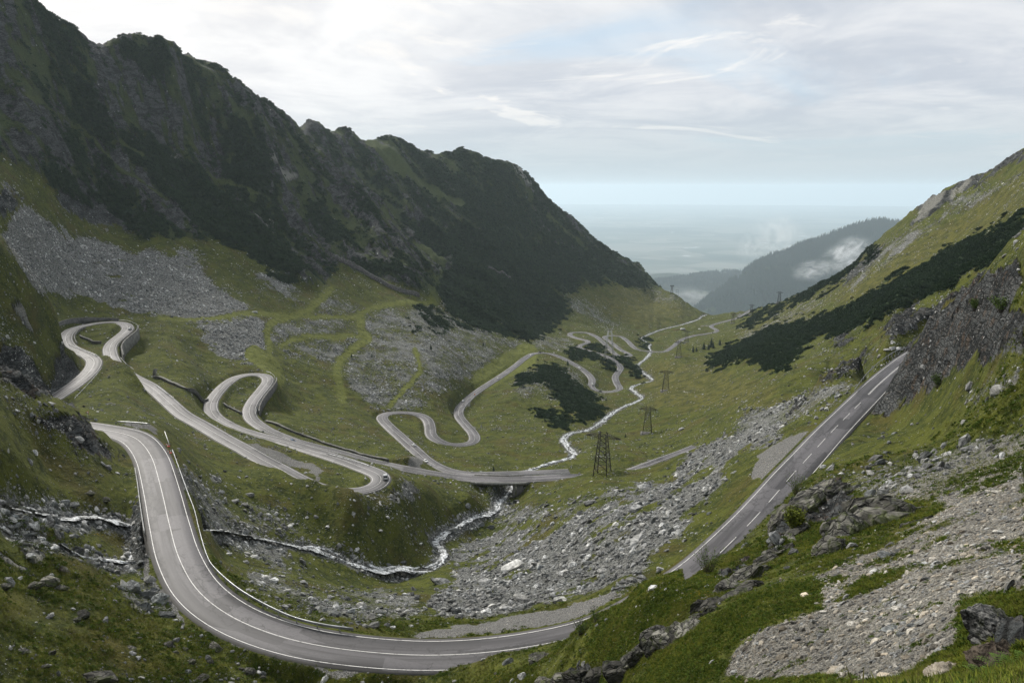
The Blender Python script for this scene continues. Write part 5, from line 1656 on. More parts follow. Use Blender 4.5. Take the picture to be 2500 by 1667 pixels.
guard_rail('guard_rail', 'pale rail on the outside of the second hairpin bend', rail_path([(650, 906), (664, 912), (671, 921), (668, 933), (654, 955), (640, 972), (630, 990), (624, 1010)], 'hairpin', 0.7), 5.0)
guard_rail('guard_rail', 'low rail beside the road above the silver van', rail_path([(800, 1107), (850, 1121), (903, 1137)], 'hairpin', 0.6), 5.0)
guard_rail('guard_rail', 'grey rail on the near side of the stream bridge', rail_path([(1160, 1178), (1200, 1180), (1250, 1180), (1290, 1178)], 'bridge', 0.6), 4.0)
guard_rail('guard_rail', 'long grey rail on the far side of the stream bridge', rail_path([(1150, 1151), (1200, 1155), (1260, 1158), (1320, 1158), (1418, 1157)], 'bridge', 1.0), 5.0)
guard_rail('guard_rail', 'grey rail along the far edge of the short road piece right of the pylon', rail_path([(1528, 1149), (1560, 1138), (1600, 1122), (1640, 1108), (1662, 1102)], 'bridge', 0.6), 5.0)

# --- retaining and terrace walls
def wall(name, label, C, off, lo, hi, thick, mat, taper=None):
    """wall that follows a line, split into a row of courses so that its face is not flat"""
    t = thing(name, label, 'wall', tuple(C[0]), 0)
    P = C - C[0]
    n = len(P)
    tp = np.ones(n) if taper is None else np.interp(np.linspace(0, 1, n), *taper)
    N = frame_of(P)
    rings = []
    for i, (p, q) in enumerate(zip(P, N)):
        s = 1 if off >= 0 else -1
        a, b = p[:2] + q * off, p[:2] + q * (off + s * thick)
        r = lambda: rng.normal(0, 0.05)
        z0, z1 = p[2] + lo * (tp[i] if lo < -1 else 1), p[2] + hi * (tp[i] if hi > 1 else 1)
        m = (z0 + z1) / 2
        b2 = p[:2] + q * (off + s * thick * 1.35)
        rings.append([(a[0], a[1], z0), (b2[0], b2[1], z0), (b[0] + r(), b[1] + r(), m), (b[0], b[1], z1), (a[0], a[1], z1)])
    MB().loft(rings).build('masonry', mat, t)
    cop = []
    for i, (p, q) in enumerate(zip(P, N)):
        s = 1 if off >= 0 else -1
        a, b = p[:2] + q * (off - s * 0.05), p[:2] + q * (off + s * (thick + 0.12))
        z1 = p[2] + hi * (tp[i] if hi > 1 else 1)
        cop.append([(a[0], a[1], z1 + 0.003), (b[0], b[1], z1 + 0.003), (b[0], b[1], z1 + 0.3), (a[0], a[1], z1 + 0.3)])
    MB().loft(cop).build('coping', M_CONCRETE, t)
    return t


Ch = resample(ROADS['hairpin']['c'], 1.5)
wall('retaining_wall', 'tall curved concrete retaining wall below the upper hairpin', cut(Ch, 311, 797, 269, 872), -6.0, -9.5, 0.25, 0.7, M_CONCRETE, ([0, 0.2, 0.8, 1], [0.8, 1, 1.15, 1.0]))
wall('retaining_wall', 'stone retaining wall below the second hairpin bend', cut(Ch, 653, 925, 609, 1008), -5.2, -6.5, 0.3, 0.6, M_TERRACE, ([0, 0.2, 0.8, 1], [0.5, 1, 1.0, 0.5]))
wall('retaining_wall', 'curved dark wall standing behind the top of the upper hairpin', cut(Ch, 161, 822, 285, 786.5), -6.6, -1.0, 5.0, 0.6, M_CONCRETE_DARK, ([0, 0.15, 0.6, 0.85, 1], [0.5, 1, 1, 0.6, 0.25]))
wall('retaining_wall', 'small stone wall on the inner side of the upper hairpin', cut(Ch, 165, 842, 190, 800), 4.6, -3.5, 0.2, 0.5, M_TERRACE)


def ground_line(pl, step=2.0):
    P = [hit(u, v) for u, v in pl]
    return resample(catmull(np.array([p for p in P if p is not None]), 8), step)


def ground_wall(name, label, pl, hi, thick, mat):
    C = ground_line(pl)
    for i in range(len(C)):
        C[i, 2] = ground(C[i, 0], C[i, 1])
    return wall(name, label, C, 0.0, -1.5, hi, thick, mat)


ground_wall('drainage_wall', 'long dark stone wall beside the road with the blue car', [(652, 1030), (700, 1048), (740, 1064), (780, 1078), (828, 1094), (870, 1106), (905, 1116), (950, 1126)], 1.0, 1.2, M_DRYSTONE)
ground_wall('drainage_wall', 'dark stone wall winding down to the second hairpin from the left', [(378, 922), (400, 926), (425, 938), (455, 952), (480, 965), (505, 978)], 1.1, 1.2, M_DRYSTONE)
ground_wall('drainage_wall', 'short dark stone wall inside the second hairpin', [(547, 987), (565, 998), (592, 1011)], 1.0, 1.0, M_DRYSTONE)
ground_wall('drainage_wall', 'dark stone wall inside the upper hairpin', [(196, 822), (220, 832), (248, 838)], 1.1, 1.0, M_DRYSTONE)
ground_wall('terrace_wall', 'long grey terrace wall slanting down the left mountain', [(819, 632), (850, 645), (890, 668), (930, 690), (975, 712), (1023, 725)], 5.0, 1.2, M_TERRACE)
ground_wall('terrace_wall', 'short pale terrace wall in the dark pines', [(1192, 655), (1215, 668), (1246, 680)], 4.0, 1.2, M_TERRACE)

# concrete pillar on the ridge
p = hit(377, 920)
t = thing('pillar', 'leaning concrete pillar on the grassy ridge at the left', 'pillar', tuple(p))
MB().loft([[(-0.9, -0.7, -1), (0.9, -0.7, -1), (0.9, 0.7, -1), (-0.9, 0.7, -1)], [(-0.1, -0.5, 4.6), (1.3, -0.5, 5.2), (1.3, 0.5, 5.2), (-0.1, 0.5, 4.6)]]).build('shaft', M_CONCRETE, t)
MB().box(-1.3, 1.1, -1.0, 1.0, -1.2, 0.25).build('footing', M_CONCRETE_DARK, t)


# --- power pylons
def make_pylon(h, base, top, arm, plinth):
    t = thing('power_pylon', 'pylon', 'pylon')
    mat = M_STEEL_DARK
    cr_ = [(sx, sy) for sx in (-1, 1) for sy in (-1, 1)]
    at = lambda sx, sy, f: (sx * (base + (top - base) * f) / 2, sy * (base + (top - base) * f) / 2, h * f)
    for sx, sy in cr_:
        MB().bar(at(sx, sy, -0.05), at(sx, sy, 1.0), 0.26, 0.18).build('leg', mat, t)
    m = MB()
    lev = [0, 0.2, 0.38, 0.54, 0.68, 0.8, 0.9, 1.0]
    fc = [((-1, -1), (1, -1)), ((1, -1), (1, 1)), ((1, 1), (-1, 1)), ((-1, 1), (-1, -1))]
    for a, b in fc:
        for f0, f1 in zip(lev, lev[1:]):
            m.bar(at(*a, f0), at(*b, f1), 0.09)
            m.bar(at(*b, f0), at(*a, f1), 0.09)
            m.bar(at(*a, f1), at(*b, f1), 0.09)
    m.build('bracing', mat, t)
    for s in (-1, 1):
        c = MB()
        za, zb = h * 0.90, h * 1.0
        for sy in (-1, 1):
            e = (s * arm / 2, 0, za + 0.2)
            c.bar((s * top / 2, sy * top / 2, za), e, 0.13)
            c.bar((s * top / 2, sy * top / 2, zb), e, 0.11)
            n = 5
            for k in range(n):
                f0, f1 = k / n, (k + 1) / n
                lo = lambda f: Vector((s * top / 2, sy * top / 2, za)).lerp(Vector(e), f)
                up = lambda f: Vector((s * top / 2, sy * top / 2, zb)).lerp(Vector(e), f)
                c.bar(lo(f0), up(f1 if k < n - 1 else f0), 0.06)
                c.bar(up(f0), lo(f1), 0.06)
        c.build('crossarm', mat, t)
        for fx in (0.5, 0.97):
            x = s * (top / 2 + (arm / 2 - top / 2) * fx)
            for q in (-0.35, 0.35):
                i_ = MB()
                for k in range(5):
                    i_.bar((x + q, 0, za - 0.25 - 0.34 * k), (x + q * 1.4, 0, za - 0.5 - 0.34 * k), 0.17, 0.08, 6)
                i_.build('insulator', M_GLASS_INS, t)
    pk = MB()
    for s in (-1, 1):
        pk.bar((s * top / 2, 0, h), (s * top / 2, 0, h + 1.2), 0.14)
    pk.build('peak', mat, t)
    if plinth:
        MB().box(-base * 0.75, base * 0.75, -base * 0.68, base * 0.68, -3.0, 0.35).build('plinth', M_CONCRETE_DARK, t)
    return t


pyl = make_pylon(21.5, 7.0, 3.2, 18.0, False)
pyl2 = make_pylon(20.0, 6.4, 2.6, 13.0, True)
PY = [(1470, 1161, 25, pyl, 'tallest dark lattice pylon standing just right of the stream bridge'), (1580, 1059, 12, pyl2, 'dark lattice pylon on a plinth in the meadow beyond the nearest pylon'), (1625, 955, 10, pyl2, 'dark pylon on a plinth right of the stream where the road bends lowest'),
      (1657, 872, 12, pyl2, 'pylon on a plinth just left of the small row of spruces'), (1676, 836, 15, pyl2, 'pylon standing beside the far road as it turns towards the valley mouth'), (1789, 789, 14, pyl2, 'small far pylon in front of the last straight of the valley road'),
      (1834, 768, 14, pyl2, 'tiny pylon beside the pale lay-by at the valley mouth'), (1902, 739, 12, pyl2, 'farthest pylon on the right skyline against the forested hill')]
for u, v, a, src, lb in PY:
    q = hit(u, v)
    o = src if src['label'] == 'pylon' else copy_tree(src)
    o.location = tuple(q)
    o.rotation_euler = (0, 0, math.radians(-a))
    o['label'] = lb
    o['group'] = 'power pylons along the valley'

# --- cable car tower in the valley and the two masts on the knoll
qa = hit(1487, 884)
t = thing('cable_tower', 'tall pale lattice cable car tower with a forked head beside the bends', 'cable tower', tuple(qa))
Ht = 46.0
for s in (-1, 1):
    leg = MB()
    foot = Vector((s * 6.6, -s * 2.5, -3))
    head = Vector((s * 2.0, 0, Ht * 0.94))
    for dx, dy in ((-0.9, -0.9), (0.9, -0.9), (0.9, 0.9), (-0.9, 0.9)):
        leg.bar(foot + Vector((dx * 1.3, dy * 1.3, 0)), head + Vector((dx * 0.6, dy * 0.6, 0)), 0.24)
    leg.build('leg', M_STEEL_PALE, t)
    bc = MB()
    n = 12
    for k in range(n):
        a, b = foot.lerp(head, k / n), foot.lerp(head, (k + 1) / n)
        w0, w1 = 1.15 - 0.6 * k / n, 1.15 - 0.6 * (k + 1) / n
        cs = [(-1, -1), (1, -1), (1, 1), (-1, 1)]
        for i in range(4):
            c0, c1 = cs[i], cs[(i + 1) % 4]
            bc.bar(a + Vector((c0[0] * w0, c0[1] * w0, 0)), b + Vector((c1[0] * w1, c1[1] * w1, 0)), 0.10)
            bc.bar(b + Vector((c0[0] * w1, c0[1] * w1, 0)), b + Vector((c1[0] * w1, c1[1] * w1, 0)), 0.10)
    bc.build('bracing', M_STEEL_PALE, t)
hd = MB()
for f in (0.3, 0.55, 0.78, 0.94):
    x = 6.6 + (2.0 - 6.6) * f
    hd.bar((-x, 0, Ht * f), (x, 0, Ht * f), 0.22)
hd.build('cross_beam', M_STEEL_PALE, t)
for s in (-1, 1):
    MB().bar((s * 1.6, 0, Ht * 0.93), (s * 5.2, 0, Ht * 1.08), 0.34, 0.25).bar((s * 1.2, 0, Ht * 0.99), (s * 5.6, 0, Ht * 0.99), 0.28).build('horn', M_STEEL_PALE, t)
q = hit(1640, 717)
t = thing('cable_tower', 'small dark cable car tower on the knoll at the valley mouth', 'cable tower', tuple(q))
for sx in (-1, 1):
    for sy in (-1, 1):
        MB().bar((sx * 3.2, sy * 2.5, -2), (sx * 1.2, sy * 1.0, 20), 0.3, 0.22).build('leg', M_STEEL_DARK, t)
m = MB()
for k in range(6):
    f0, f1 = k / 6, (k + 1) / 6
    w0, w1 = 3.2 - 2 * f0, 3.2 - 2 * f1
    for sy in (-1, 1):
        m.bar((-w0, sy * 1.6, 20 * f0), (w1, sy * 1.6, 20 * f1), 0.16).bar((w0, sy * 1.6, 20 * f0), (-w1, sy * 1.6, 20 * f1), 0.16)
m.build('bracing', M_STEEL_DARK, t)
MB().box(-4.2, 4.2, -0.6, 0.6, 19.6, 20.6).box(-4.2, -2.8, -0.8, 0.8, 17.6, 19.6).box(2.8, 4.2, -0.8, 0.8, 17.6, 19.6).build('head', M_STEEL_DARK, t)
q = hit(1653, 718)
t = thing('portal_mast', 'small square frame mast on the knoll beside the cable car tower', 'mast', tuple(q))
for s in (-1, 1):
    MB().bar((s * 2.6, 0, -2), (s * 2.6, 0, 13), 0.3).build('leg', M_STEEL_DARK, t)
MB().bar((-2.6, 0, 12.8), (2.6, 0, 12.8), 0.28).bar((-2.6, 0, 7.5), (2.6, 0, 7.5), 0.2).build('cross_beam', M_STEEL_DARK, t)


# --- cars
def car_paint(name, col):
    return plain(name, col, 0.28, 0.0, 0, 8, 0.5)


PAINT = {'white': car_paint('white_car_paint', (0.78, 0.78, 0.77)), 'silver': car_paint('silver_car_paint', (0.48, 0.49, 0.50)), 'black': car_paint('black_car_paint', (0.014, 0.014, 0.016)), 'blue': car_paint('blue_car_paint', (0.02, 0.075, 0.16)), 'grey': car_paint('grey_car_paint', (0.20, 0.205, 0.21))}
SEC = {  # side outlines: (x, half width low, half width high, z low, z high)
    'car': dict(L=4.3, lower=[(-2.15, .70, .66, .35, .80), (-2.05, .84, .80, .28, .92), (-1.2, .89, .86, .24, .96), (0.0, .90, .87, .24, .95), (1.0, .89, .86, .24, .92), (1.75, .86, .80, .26, .82), (2.10, .76, .68, .32, .70)],
                cab=[(-1.75, .78, .62, .90, 1.00), (-1.25, .82, .64, .90, 1.40), (-0.4, .84, .66, .90, 1.48), (0.35, .84, .64, .90, 1.43), (1.15, .80, .70, .88, .96)]),
    'van': dict(L=4.6, lower=[(-2.30, .82, .80, .35, .98), (-2.2, .92, .90, .28, 1.05), (-1.2, .95, .93, .25, 1.08), (0.0, .95, .93, .25, 1.08), (1.2, .95, .92, .25, 1.06), (1.95, .92, .86, .28, .98), (2.28, .80, .72, .34, .82)],
                cab=[(-2.22, .86, .76, 1.03, 1.66), (-1.9, .88, .78, 1.03, 1.84), (-0.4, .89, .79, 1.03, 1.88), (0.6, .88, .76, 1.03, 1.78), (1.45, .82, .74, 1.02, 1.10)])}


def make_car(kind, paint):
    d = SEC[kind]
    t = thing('car', 'car', 'car')

    def ring(x, a, b, z0, z1, r=0.82):
        zm = z0 + (z1 - z0) * 0.62
        return [(x, -a * r, z0), (x, a * r, z0), (x, a, z0 + (z1 - z0) * .2), (x, a, zm), (x, b, z1), (x, b * .55, z1 + .03), (x, -b * .55, z1 + .03), (x, -b, z1), (x, -a, zm), (x, -a, z0 + (z1 - z0) * .2)]
    MB().loft([ring(*s) for s in d['lower']]).build('body', PAINT[paint], t, True)
    cab = d['cab']
    MB().loft([[(x, -a, z0), (x, a, z0), (x, b, z1), (x, -b, z1)] for x, a, b, z0, z1 in cab]).build('windows', M_GLASS, t)
    top = [(x, b, z1) for x, a, b, z0, z1 in cab[1:-1]]
    MB().loft([[(x, -b - .02, z - .03), (x, b + .02, z - .03), (x, b * .8, z + .035), (x, -b * .8, z + .035)] for x, b, z in top]).build('roof', PAINT[paint], t)
    pil = MB()
    for i in (0, 1, 2, 3):
        for s in (-1, 1):
            x, a, b, z0, z1 = cab[i]
            pil.bar((x, s * (a + .004), z0), (x + 0.02, s * (b + .012), z1), 0.05)
    pil.bar((cab[-1][0], -cab[-1][1], cab[-1][3]), (cab[-2][0], -cab[-2][2], cab[-2][4]), 0.05).bar((cab[-1][0], cab[-1][1], cab[-1][3]), (cab[-2][0], cab[-2][2], cab[-2][4]), 0.05)
    pil.build('pillars', PAINT[paint], t)
    L2 = d['L'] / 2
    wt = d['lower'][3][1]
    for sx in (-1, 1):
        for sy in (-1, 1):
            c = Vector((sx * (L2 - .82), sy * (wt - .10), 0.33))
            w = MB().bar(c - Vector((0, .11, 0)), c + Vector((0, .11, 0)), 0.33, 0.33, 14).build('wheel', M_TYRE, t)
            MB().bar(c + Vector((0, sy * .08, 0)), c + Vector((0, sy * .125, 0)), 0.2, 0.17, 10).build('rim', M_RIM, w)
    for s in (-1, 1):
        f, r = d['lower'][-2], d['lower'][1]
        MB().box(f[0] + .02, f[0] + .24, s * .72 - .14, s * .72 + .14, .60, .74).build('headlight', M_LAMP, t)
        MB().box(r[0] - .06, r[0] + .06, s * (r[1] - .14) - .1, s * (r[1] - .14) + .1, .68, .90).build('tail_light', M_TAIL, t)
        MB().box(.72, .88, s * (wt + .02) - .08, s * (wt + .02) + .08, d['lower'][3][4] + .02, d['lower'][3][4] + .15).build('mirror', PAINT[paint], t)
    MB().box(-L2 - .03, -L2 + .02, -.26, .26, .50, .61).build('number_plate', M_PLATE, t)
    return t


CARS = [(933, 1168, 'hairpin', 'van', 'silver', 1, 'silver van with a pale roof on the lower left hairpin bend'), (719, 1076, 'hairpin', 'car', 'blue', 1, 'dark blue car driving along the road beside the long stone wall'), (311, 806, 'hairpin', 'car', 'silver', -1, 'silver car on the upper hairpin above the tall retaining wall'),
        (1046, 1126, 'valley', 'car', 'white', -1, 'white car on the road sloping down to the bridge, nearer to the bridge'), (1008, 1086, 'valley', 'car', 'white', 1, 'white car behind another on the slope down to the bridge'), (1136, 981, 'valley', 'car', 'silver', -1, 'silver car on the bend left of the dark pine patch'),
        (1212, 925, 'valley', 'car', 'white', 1, 'white car on the long straight climbing to the crest of the road'), (1295, 867, 'valley', 'car', 'white', 1, 'white car just before the crest of the long straight'), (1321, 862, 'valley', 'car', 'black', -1, 'black car on the crest of the road above the pine patch'),
        (1418, 896, 'valley', 'car', 'white', 1, 'white car descending from the crest towards the U bend'), (1436, 938, 'valley', 'van', 'white', -1, 'white van at the start of the U bend'), (1466, 956, 'valley', 'car', 'black', 1, 'black car at the bottom of the U bend'),
        (1498, 841, 'valley', 'car', 'black', -1, 'dark car behind the legs of the cable car tower'), (1738, 812, 'valley', 'car', 'black', 1, 'tiny dark car on the far road before the double bend')]
for i, (u, v, key, kind, paint, fw, lb) in enumerate(CARS):
    C = ROADS[key]['c']
    uu, vv = project(C[:, 0], C[:, 1], C[:, 2])
    k = int(np.clip(np.argmin((uu - u) ** 2 + (vv - v) ** 2), 2, len(C) - 3))
    tg = C[k + 2] - C[k - 2]
    a = math.atan2(tg[1], tg[0])
    nrm = np.array([math.sin(a), -math.cos(a)])          # right of the line's direction
    o = make_car(kind, paint)
    x, y = C[k, :2] + nrm * 1.65 * fw
    o.location = (x, y, C[k, 2] + 0.06)
    slope = math.atan2(tg[2], math.hypot(tg[0], tg[1]))
    o.rotation_euler = (0, -slope * (1 if fw > 0 else -1), a + (0 if fw > 0 else math.pi))
    o['label'] = lb
    o['group'] = 'cars on the mountain road'

# --- red and white works barrier beside the near road, sign, marker
q = pz(411, 1084, road_z_at(*pz(411, 1084, -61)[:2], 'near'))
for k, (u, v, lb) in enumerate(((403, 1066, 'red and white trestle barrier standing farthest up the verge of the near road'), (409, 1088, 'red and white trestle barrier in the middle of the three by the near road'), (413, 1107, 'red and white trestle barrier closest to the start of the long steel rail'))):
    q = pz(u, v, -62.0)
    t = thing('trestle_barrier', lb, 'barrier', (q[0], q[1], ground(q[0], q[1])), 0.3 + 0.2 * k, 'works barriers on the verge')
    t.scale = (0.62, 0.62, 0.62)
    for s in (-1, 1):
        MB().bar((s * .55, -.35, 0), (s * .5, 0, 1.0), .05).bar((s * .55, .35, 0), (s * .5, 0, 1.0), .05).build('leg', M_WHITE, t)
    for j in range(4):
        MB().box(-.8 + .4 * j, -.4 + .4 * j, -.04, .04, .78, 1.08).build('stripe', (M_RED, M_WHITE)[j % 2], t)
    MB().box(-.9, .9, -.42, .42, -.3, .14).build('foot', M_RED, t)
q0, q1 = pz(402, 1053, -61.0), pz(412, 1081, -61.0)
t = thing('barrier_pole', 'white pole lying across the works barriers by the near road', 'pole', tuple(q0))
MB().bar((0, 0, 0), tuple(q1 - q0), 0.08, None, 8).build('shaft', M_WHITE, t)
q = hit(216, 1028)
t = thing('road_sign', 'small red and white road sign behind the left end of the near road', 'sign', tuple(q), 0.2)
MB().bar((0, 0, -.5), (0, 0, 2.4), .05, None, 6).build('pole', M_STEEL_PALE, t)
MB().bar((0, -.05, 2.2), (0, -.02, 2.2), .5, None, 3).build('panel', M_RED, t)
MB().bar((0, -.055, 2.2), (0, -.051, 2.2), .33, None, 3).build('face', M_WHITE, t)
q = hit(1159, 966)
t = thing('marker_board', 'small orange marker board at the roadside left of the pine patch', 'marker', (q[0], q[1], ground(q[0], q[1])))
MB().bar((0, 0, -.3), (0, 0, 1.2), .06).build('post', M_STEEL_PALE, t)
MB().box(-.5, .5, -.04, .04, .9, 1.9).build('board', M_ORANGE, t)

# --- shepherd's huts in the far meadow
q = hit(1667, 806)
t = thing('shepherd_hut', 'low hut with a pale tin roof in the far meadow by the stream', 'hut', tuple(q), 0.25)
MB().box(-4, 4, -2.2, 2.2, -.5, 2.3).build('wall', M_HUTWALL, t)
MB().loft([[(x, -2.7, 2.2), (x, 2.7, 2.2), (x, 0, 3.9)] for x in (-4.4, 4.4)]).build('roof', M_TIN, t)
d_ = MB().box(-.5, .5, -2.26, -2.2, -.3, 1.8).build('door', M_WOOD, t)
MB().box(1.6, 2.6, -2.26, -2.2, .8, 1.6).build('window', M_GLASS, t)
q = hit(1655, 806)
t = thing('sheep_pen', 'reddish timber sheep pen beside the hut in the far meadow', 'pen', tuple(q), 0.2)
for a, b in (((-9, -2.5), (5, -3)), ((5, -3), (5.5, 3)), ((5.5, 3), (-9, 3.4)), ((-9, 3.4), (-9, -2.5)), ((-3, -2.6), (-2.6, 3.2))):
    f = MB()
    for z in (.5, 1.0, 1.5):
        f.bar((*a, z), (*b, z), .14)
    f.build('fence_rail', M_WOOD, t)
for x in range(-9, 6, 2):
    MB().bar((x, -2.7, -.5), (x, -2.7, 1.8), .13).build('fence_post', M_WOOD, t)
q = hit(1707, 804)
t = thing('tent', 'small white tent alone in the far meadow', 'tent', tuple(q), 0.5)
MB().loft([[(x, -1.7, -.2), (x, 1.7, -.2), (x, 0.5, 1.7), (x, -.5, 1.7)] for x in (-2.4, 2.4)]).build('canvas', M_WHITE, t)
MB().box(2.405, 2.44, -.4, .4, -.1, 1.1).build('flap', M_CONCRETE_DARK, t)
# ------------------------------------------------------------------ single boulders and outcrops
BOULDERS = {
 'boulders in the scree between stream and near bend': (MAT_STONE, 0.45, 'grey boulder lying among the scree between the stream and the near bend', [
  (1254, 1372, 82, 'largest pale slab boulder tilted in the scree above the near bend'), (1183, 1415, 52, 'pointed pale boulder below the largest slab in the scree'), (1075, 1413, 62, 'flat pale boulder beside the stream bend where the brooks meet'), (1115, 1375, 26, 'upright dark boulder right beside the stream bend'), (1280, 1455, 50, 'low pale rock patch near the lower edge of the scree'),
  (1550, 1236, 46, 'pale slab high in the scree near the right road'), (1556, 1311, 56, 'long pale slab lying along the upper scree'), (1612, 1387, 26, 'round whitish boulder at the edge of the right road'), (1365, 1460, 34, ''), (1497, 1288, 25, ''), (1276, 1264, 36, 'dark flat boulder on the grass between bridge and scree'), (1440, 1222, 34, ''), (1576, 1186, 42, 'dark elongated boulder at the top edge of the scree'), (1655, 1219, 22, ''), (1566, 1367, 30, ''), (1400, 1300, 26, ''), (1330, 1330, 24, ''), (1470, 1390, 30, ''), (1330, 1400, 26, ''), (1440, 1420, 24, ''), (1230, 1440, 24, ''), (1380, 1380, 20, ''), (1520, 1340, 22, ''), (1700, 1190, 22, '')]),
 'boulders beside the main stream': (MAT_SLATE, 0.6, 'wet grey boulder beside the main stream below the bridge', [(1111, 1267, 18, 'round pale boulder left of the stream below the bridge'), (1141, 1232, 21, ''), (1197, 1285, 23, ''), (1174, 1278, 20, ''), (1104, 1292, 30, 'dark leaning boulder in the middle of the stream'), (1150, 1290, 16, ''), (1060, 1345, 18, ''), (1240, 1228, 18, ''), (1262, 1222, 22, 'dark boulder where the stream leaves the bridge'), (1040, 1300, 14, ''), (1000, 1400, 22, ''), (950, 1378, 20, ''), (880, 1368, 16, ''), (985, 1370, 18, '')]),
 'rocks on the verge inside the near bend': (MAT_STONE, 0.6, 'grey rock on the verge inside the near bend', [(905, 1506, 32, 'pointed rock on the verge just past the end of the long rail'), (910, 1523, 34, ''), (945, 1524, 22, ''), (960, 1530, 18, ''), (890, 1526, 18, ''), (700, 1440, 22, ''), (760, 1460, 20, ''), (640, 1420, 20, ''), (820, 1480, 20, ''), (560, 1350, 20, ''), (600, 1370, 18, ''), (610, 1204, 25, 'dark boulder alone on the green hill above the left stream'), (574, 1222, 26, ''), (525, 1165, 24, ''), (540, 1200, 18, ''), (436, 1094, 17, 'pale boulder by the start of the long rail')]),
 'rocks on the near left slope': (MAT_OUTCROP, 0.5, 'lichen grey rock in the grass of the near left slope', [(122, 1416, 50, 'knobbly pale rock beside a flat slab on the near left slope'), (10, 1430, 32, ''), (82, 1427, 40, ''), (148, 1432, 28, 'thin pale slab lying flat next to the knobbly rock'), (221, 1201, 27, 'pale boulder above the upper brook at the left'), (257, 1216, 27, ''), (231, 1650, 88, 'largest grey rock at the lower left edge of the picture'), (275, 1660, 26, ''), (56, 1588, 28, 'pale rock alone in the grass at the lower left'), (125, 1590, 22, ''), (109, 1625, 20, ''), (323, 1579, 26, ''), (412, 1570, 30, 'pale boulder in the cluster below the brook mouth'), (452, 1582, 17, ''), (527, 1575, 40, 'wide flat rock on the verge below the near road'), (465, 1612, 28, ''), (514, 1612, 24, 'rounded pale boulder in the grass below the near road'), (610, 1638, 32, ''), (491, 1651, 38, ''), (185, 1511, 20, ''), (205, 1498, 40, ''), (590, 1630, 18, ''), (640, 1652, 20, ''), (430, 1590, 14, ''), (340, 1555, 14, '')]),
 'dark rocks of the brook beside the near road': (MAT_SLATE, 0.7, 'dark angular rock piled where the brook meets the near road', [(363, 1450, 46, ''), (326, 1432, 50, 'pale flat topped rock at the head of the dark rock pile'), (390, 1462, 46, ''), (405, 1496, 42, ''), (350, 1478, 36, ''), (375, 1440, 30, ''), (150, 1335, 30, ''), (190, 1345, 34, ''), (215, 1335, 24, ''), (110, 1325, 22, ''), (60, 1265, 22, ''), (120, 1280, 20, ''), (240, 1350, 22, ''), (180, 1232, 26, ''), (160, 1225, 24, ''), (330, 1372, 20, '')]),
 'stones on the near scree': (MAT_STONE_WARM, 0.4, 'pale stone lying on the near right scree', [(2374, 1346, 38, 'big whitish slab standing tilted on the near scree'), (2407, 1334, 32, 'flat grey slab leaning behind the whitish slab'), (1965, 1449, 28, 'buff boulder at the left edge of the near scree'), (1998, 1470, 17, ''), (2018, 1471, 20, ''), (2288, 1400, 18, 'small white block alone in the middle of the near scree'), (2321, 1255, 20, ''), (2192, 1226, 15, 'white block on top of the large cracked outcrop'), (2433, 1198, 24, ''), (2370, 1183, 28, ''), (2403, 1188, 20, ''), (2265, 1511, 26, ''), (2215, 1602, 26, ''), (2255, 1602, 22, ''), (2377, 1437, 20, ''), (2436, 1270, 20, ''), (2100, 1375, 20, ''), (2120, 1400, 16, ''), (2280, 1590, 20, ''), (2240, 1620, 18, ''), (2070, 1420, 15, ''), (2150, 1395, 15, ''), (2350, 1250, 16, ''), (2480, 1240, 18, '')]),
 'dark slabs on the near scree': (MAT_SLATE, 0.35, 'dark flat slab half buried in the near scree', [(2159, 1351, 44, 'dark slab at the foot of the large cracked outcrop'), (2179, 1531, 42, ''), (2202, 1543, 34, ''), (2230, 1520, 28, '')]),
 'rocks beside the right road': (MAT_STONE, 0.6, 'grey rock on the grass verge left of the right road', [(1901, 1069, 23, 'white topped rock by the gravel lay-by of the right road'), (1892, 1081, 11, ''), (1910, 1060, 12, ''), (1976, 1030, 12, ''), (1992, 1034, 12, ''), (2178, 848, 20, 'pale rock pile inside the bend at the far end of the right road'), (2166, 852, 16, ''), (2192, 850, 16, ''), (1635, 1322, 12, ''), (1690, 1300, 10, ''), (1665, 1045, 20, 'pale boulder alone in the pylon meadow')]),
 'large blocks in the left talus': (MAT_STONE, 0.5, 'pale block lying in the grey talus of the left mountain', [(116, 545, 25, 'largest pale block near the top of the left talus'), (70, 576, 17, ''), (167, 595, 18, ''), (279, 634, 19, ''), (624, 760, 16, 'pale boulder beside the green path at the foot of the talus'), (139, 627, 13, ''), (195, 618, 13, ''), (53, 483, 15, ''), (170, 666, 11, ''), (40, 470, 12, ''), (230, 640, 11, ''), (300, 700, 11, ''), (260, 560, 10, ''), (370, 720, 10, ''), (480, 610, 10, ''), (497, 620, 11, '')]),
}
STOPW = set('tilted below beside near lying at in on right left where high alone above of half standing leaning inside by just past next against with to'.split())


def short(lb):
    w = []
    for x in lb.split():
        if x in STOPW and len(w) >= 2:
            break
        w.append(x)
    return ' '.join(w[:4])


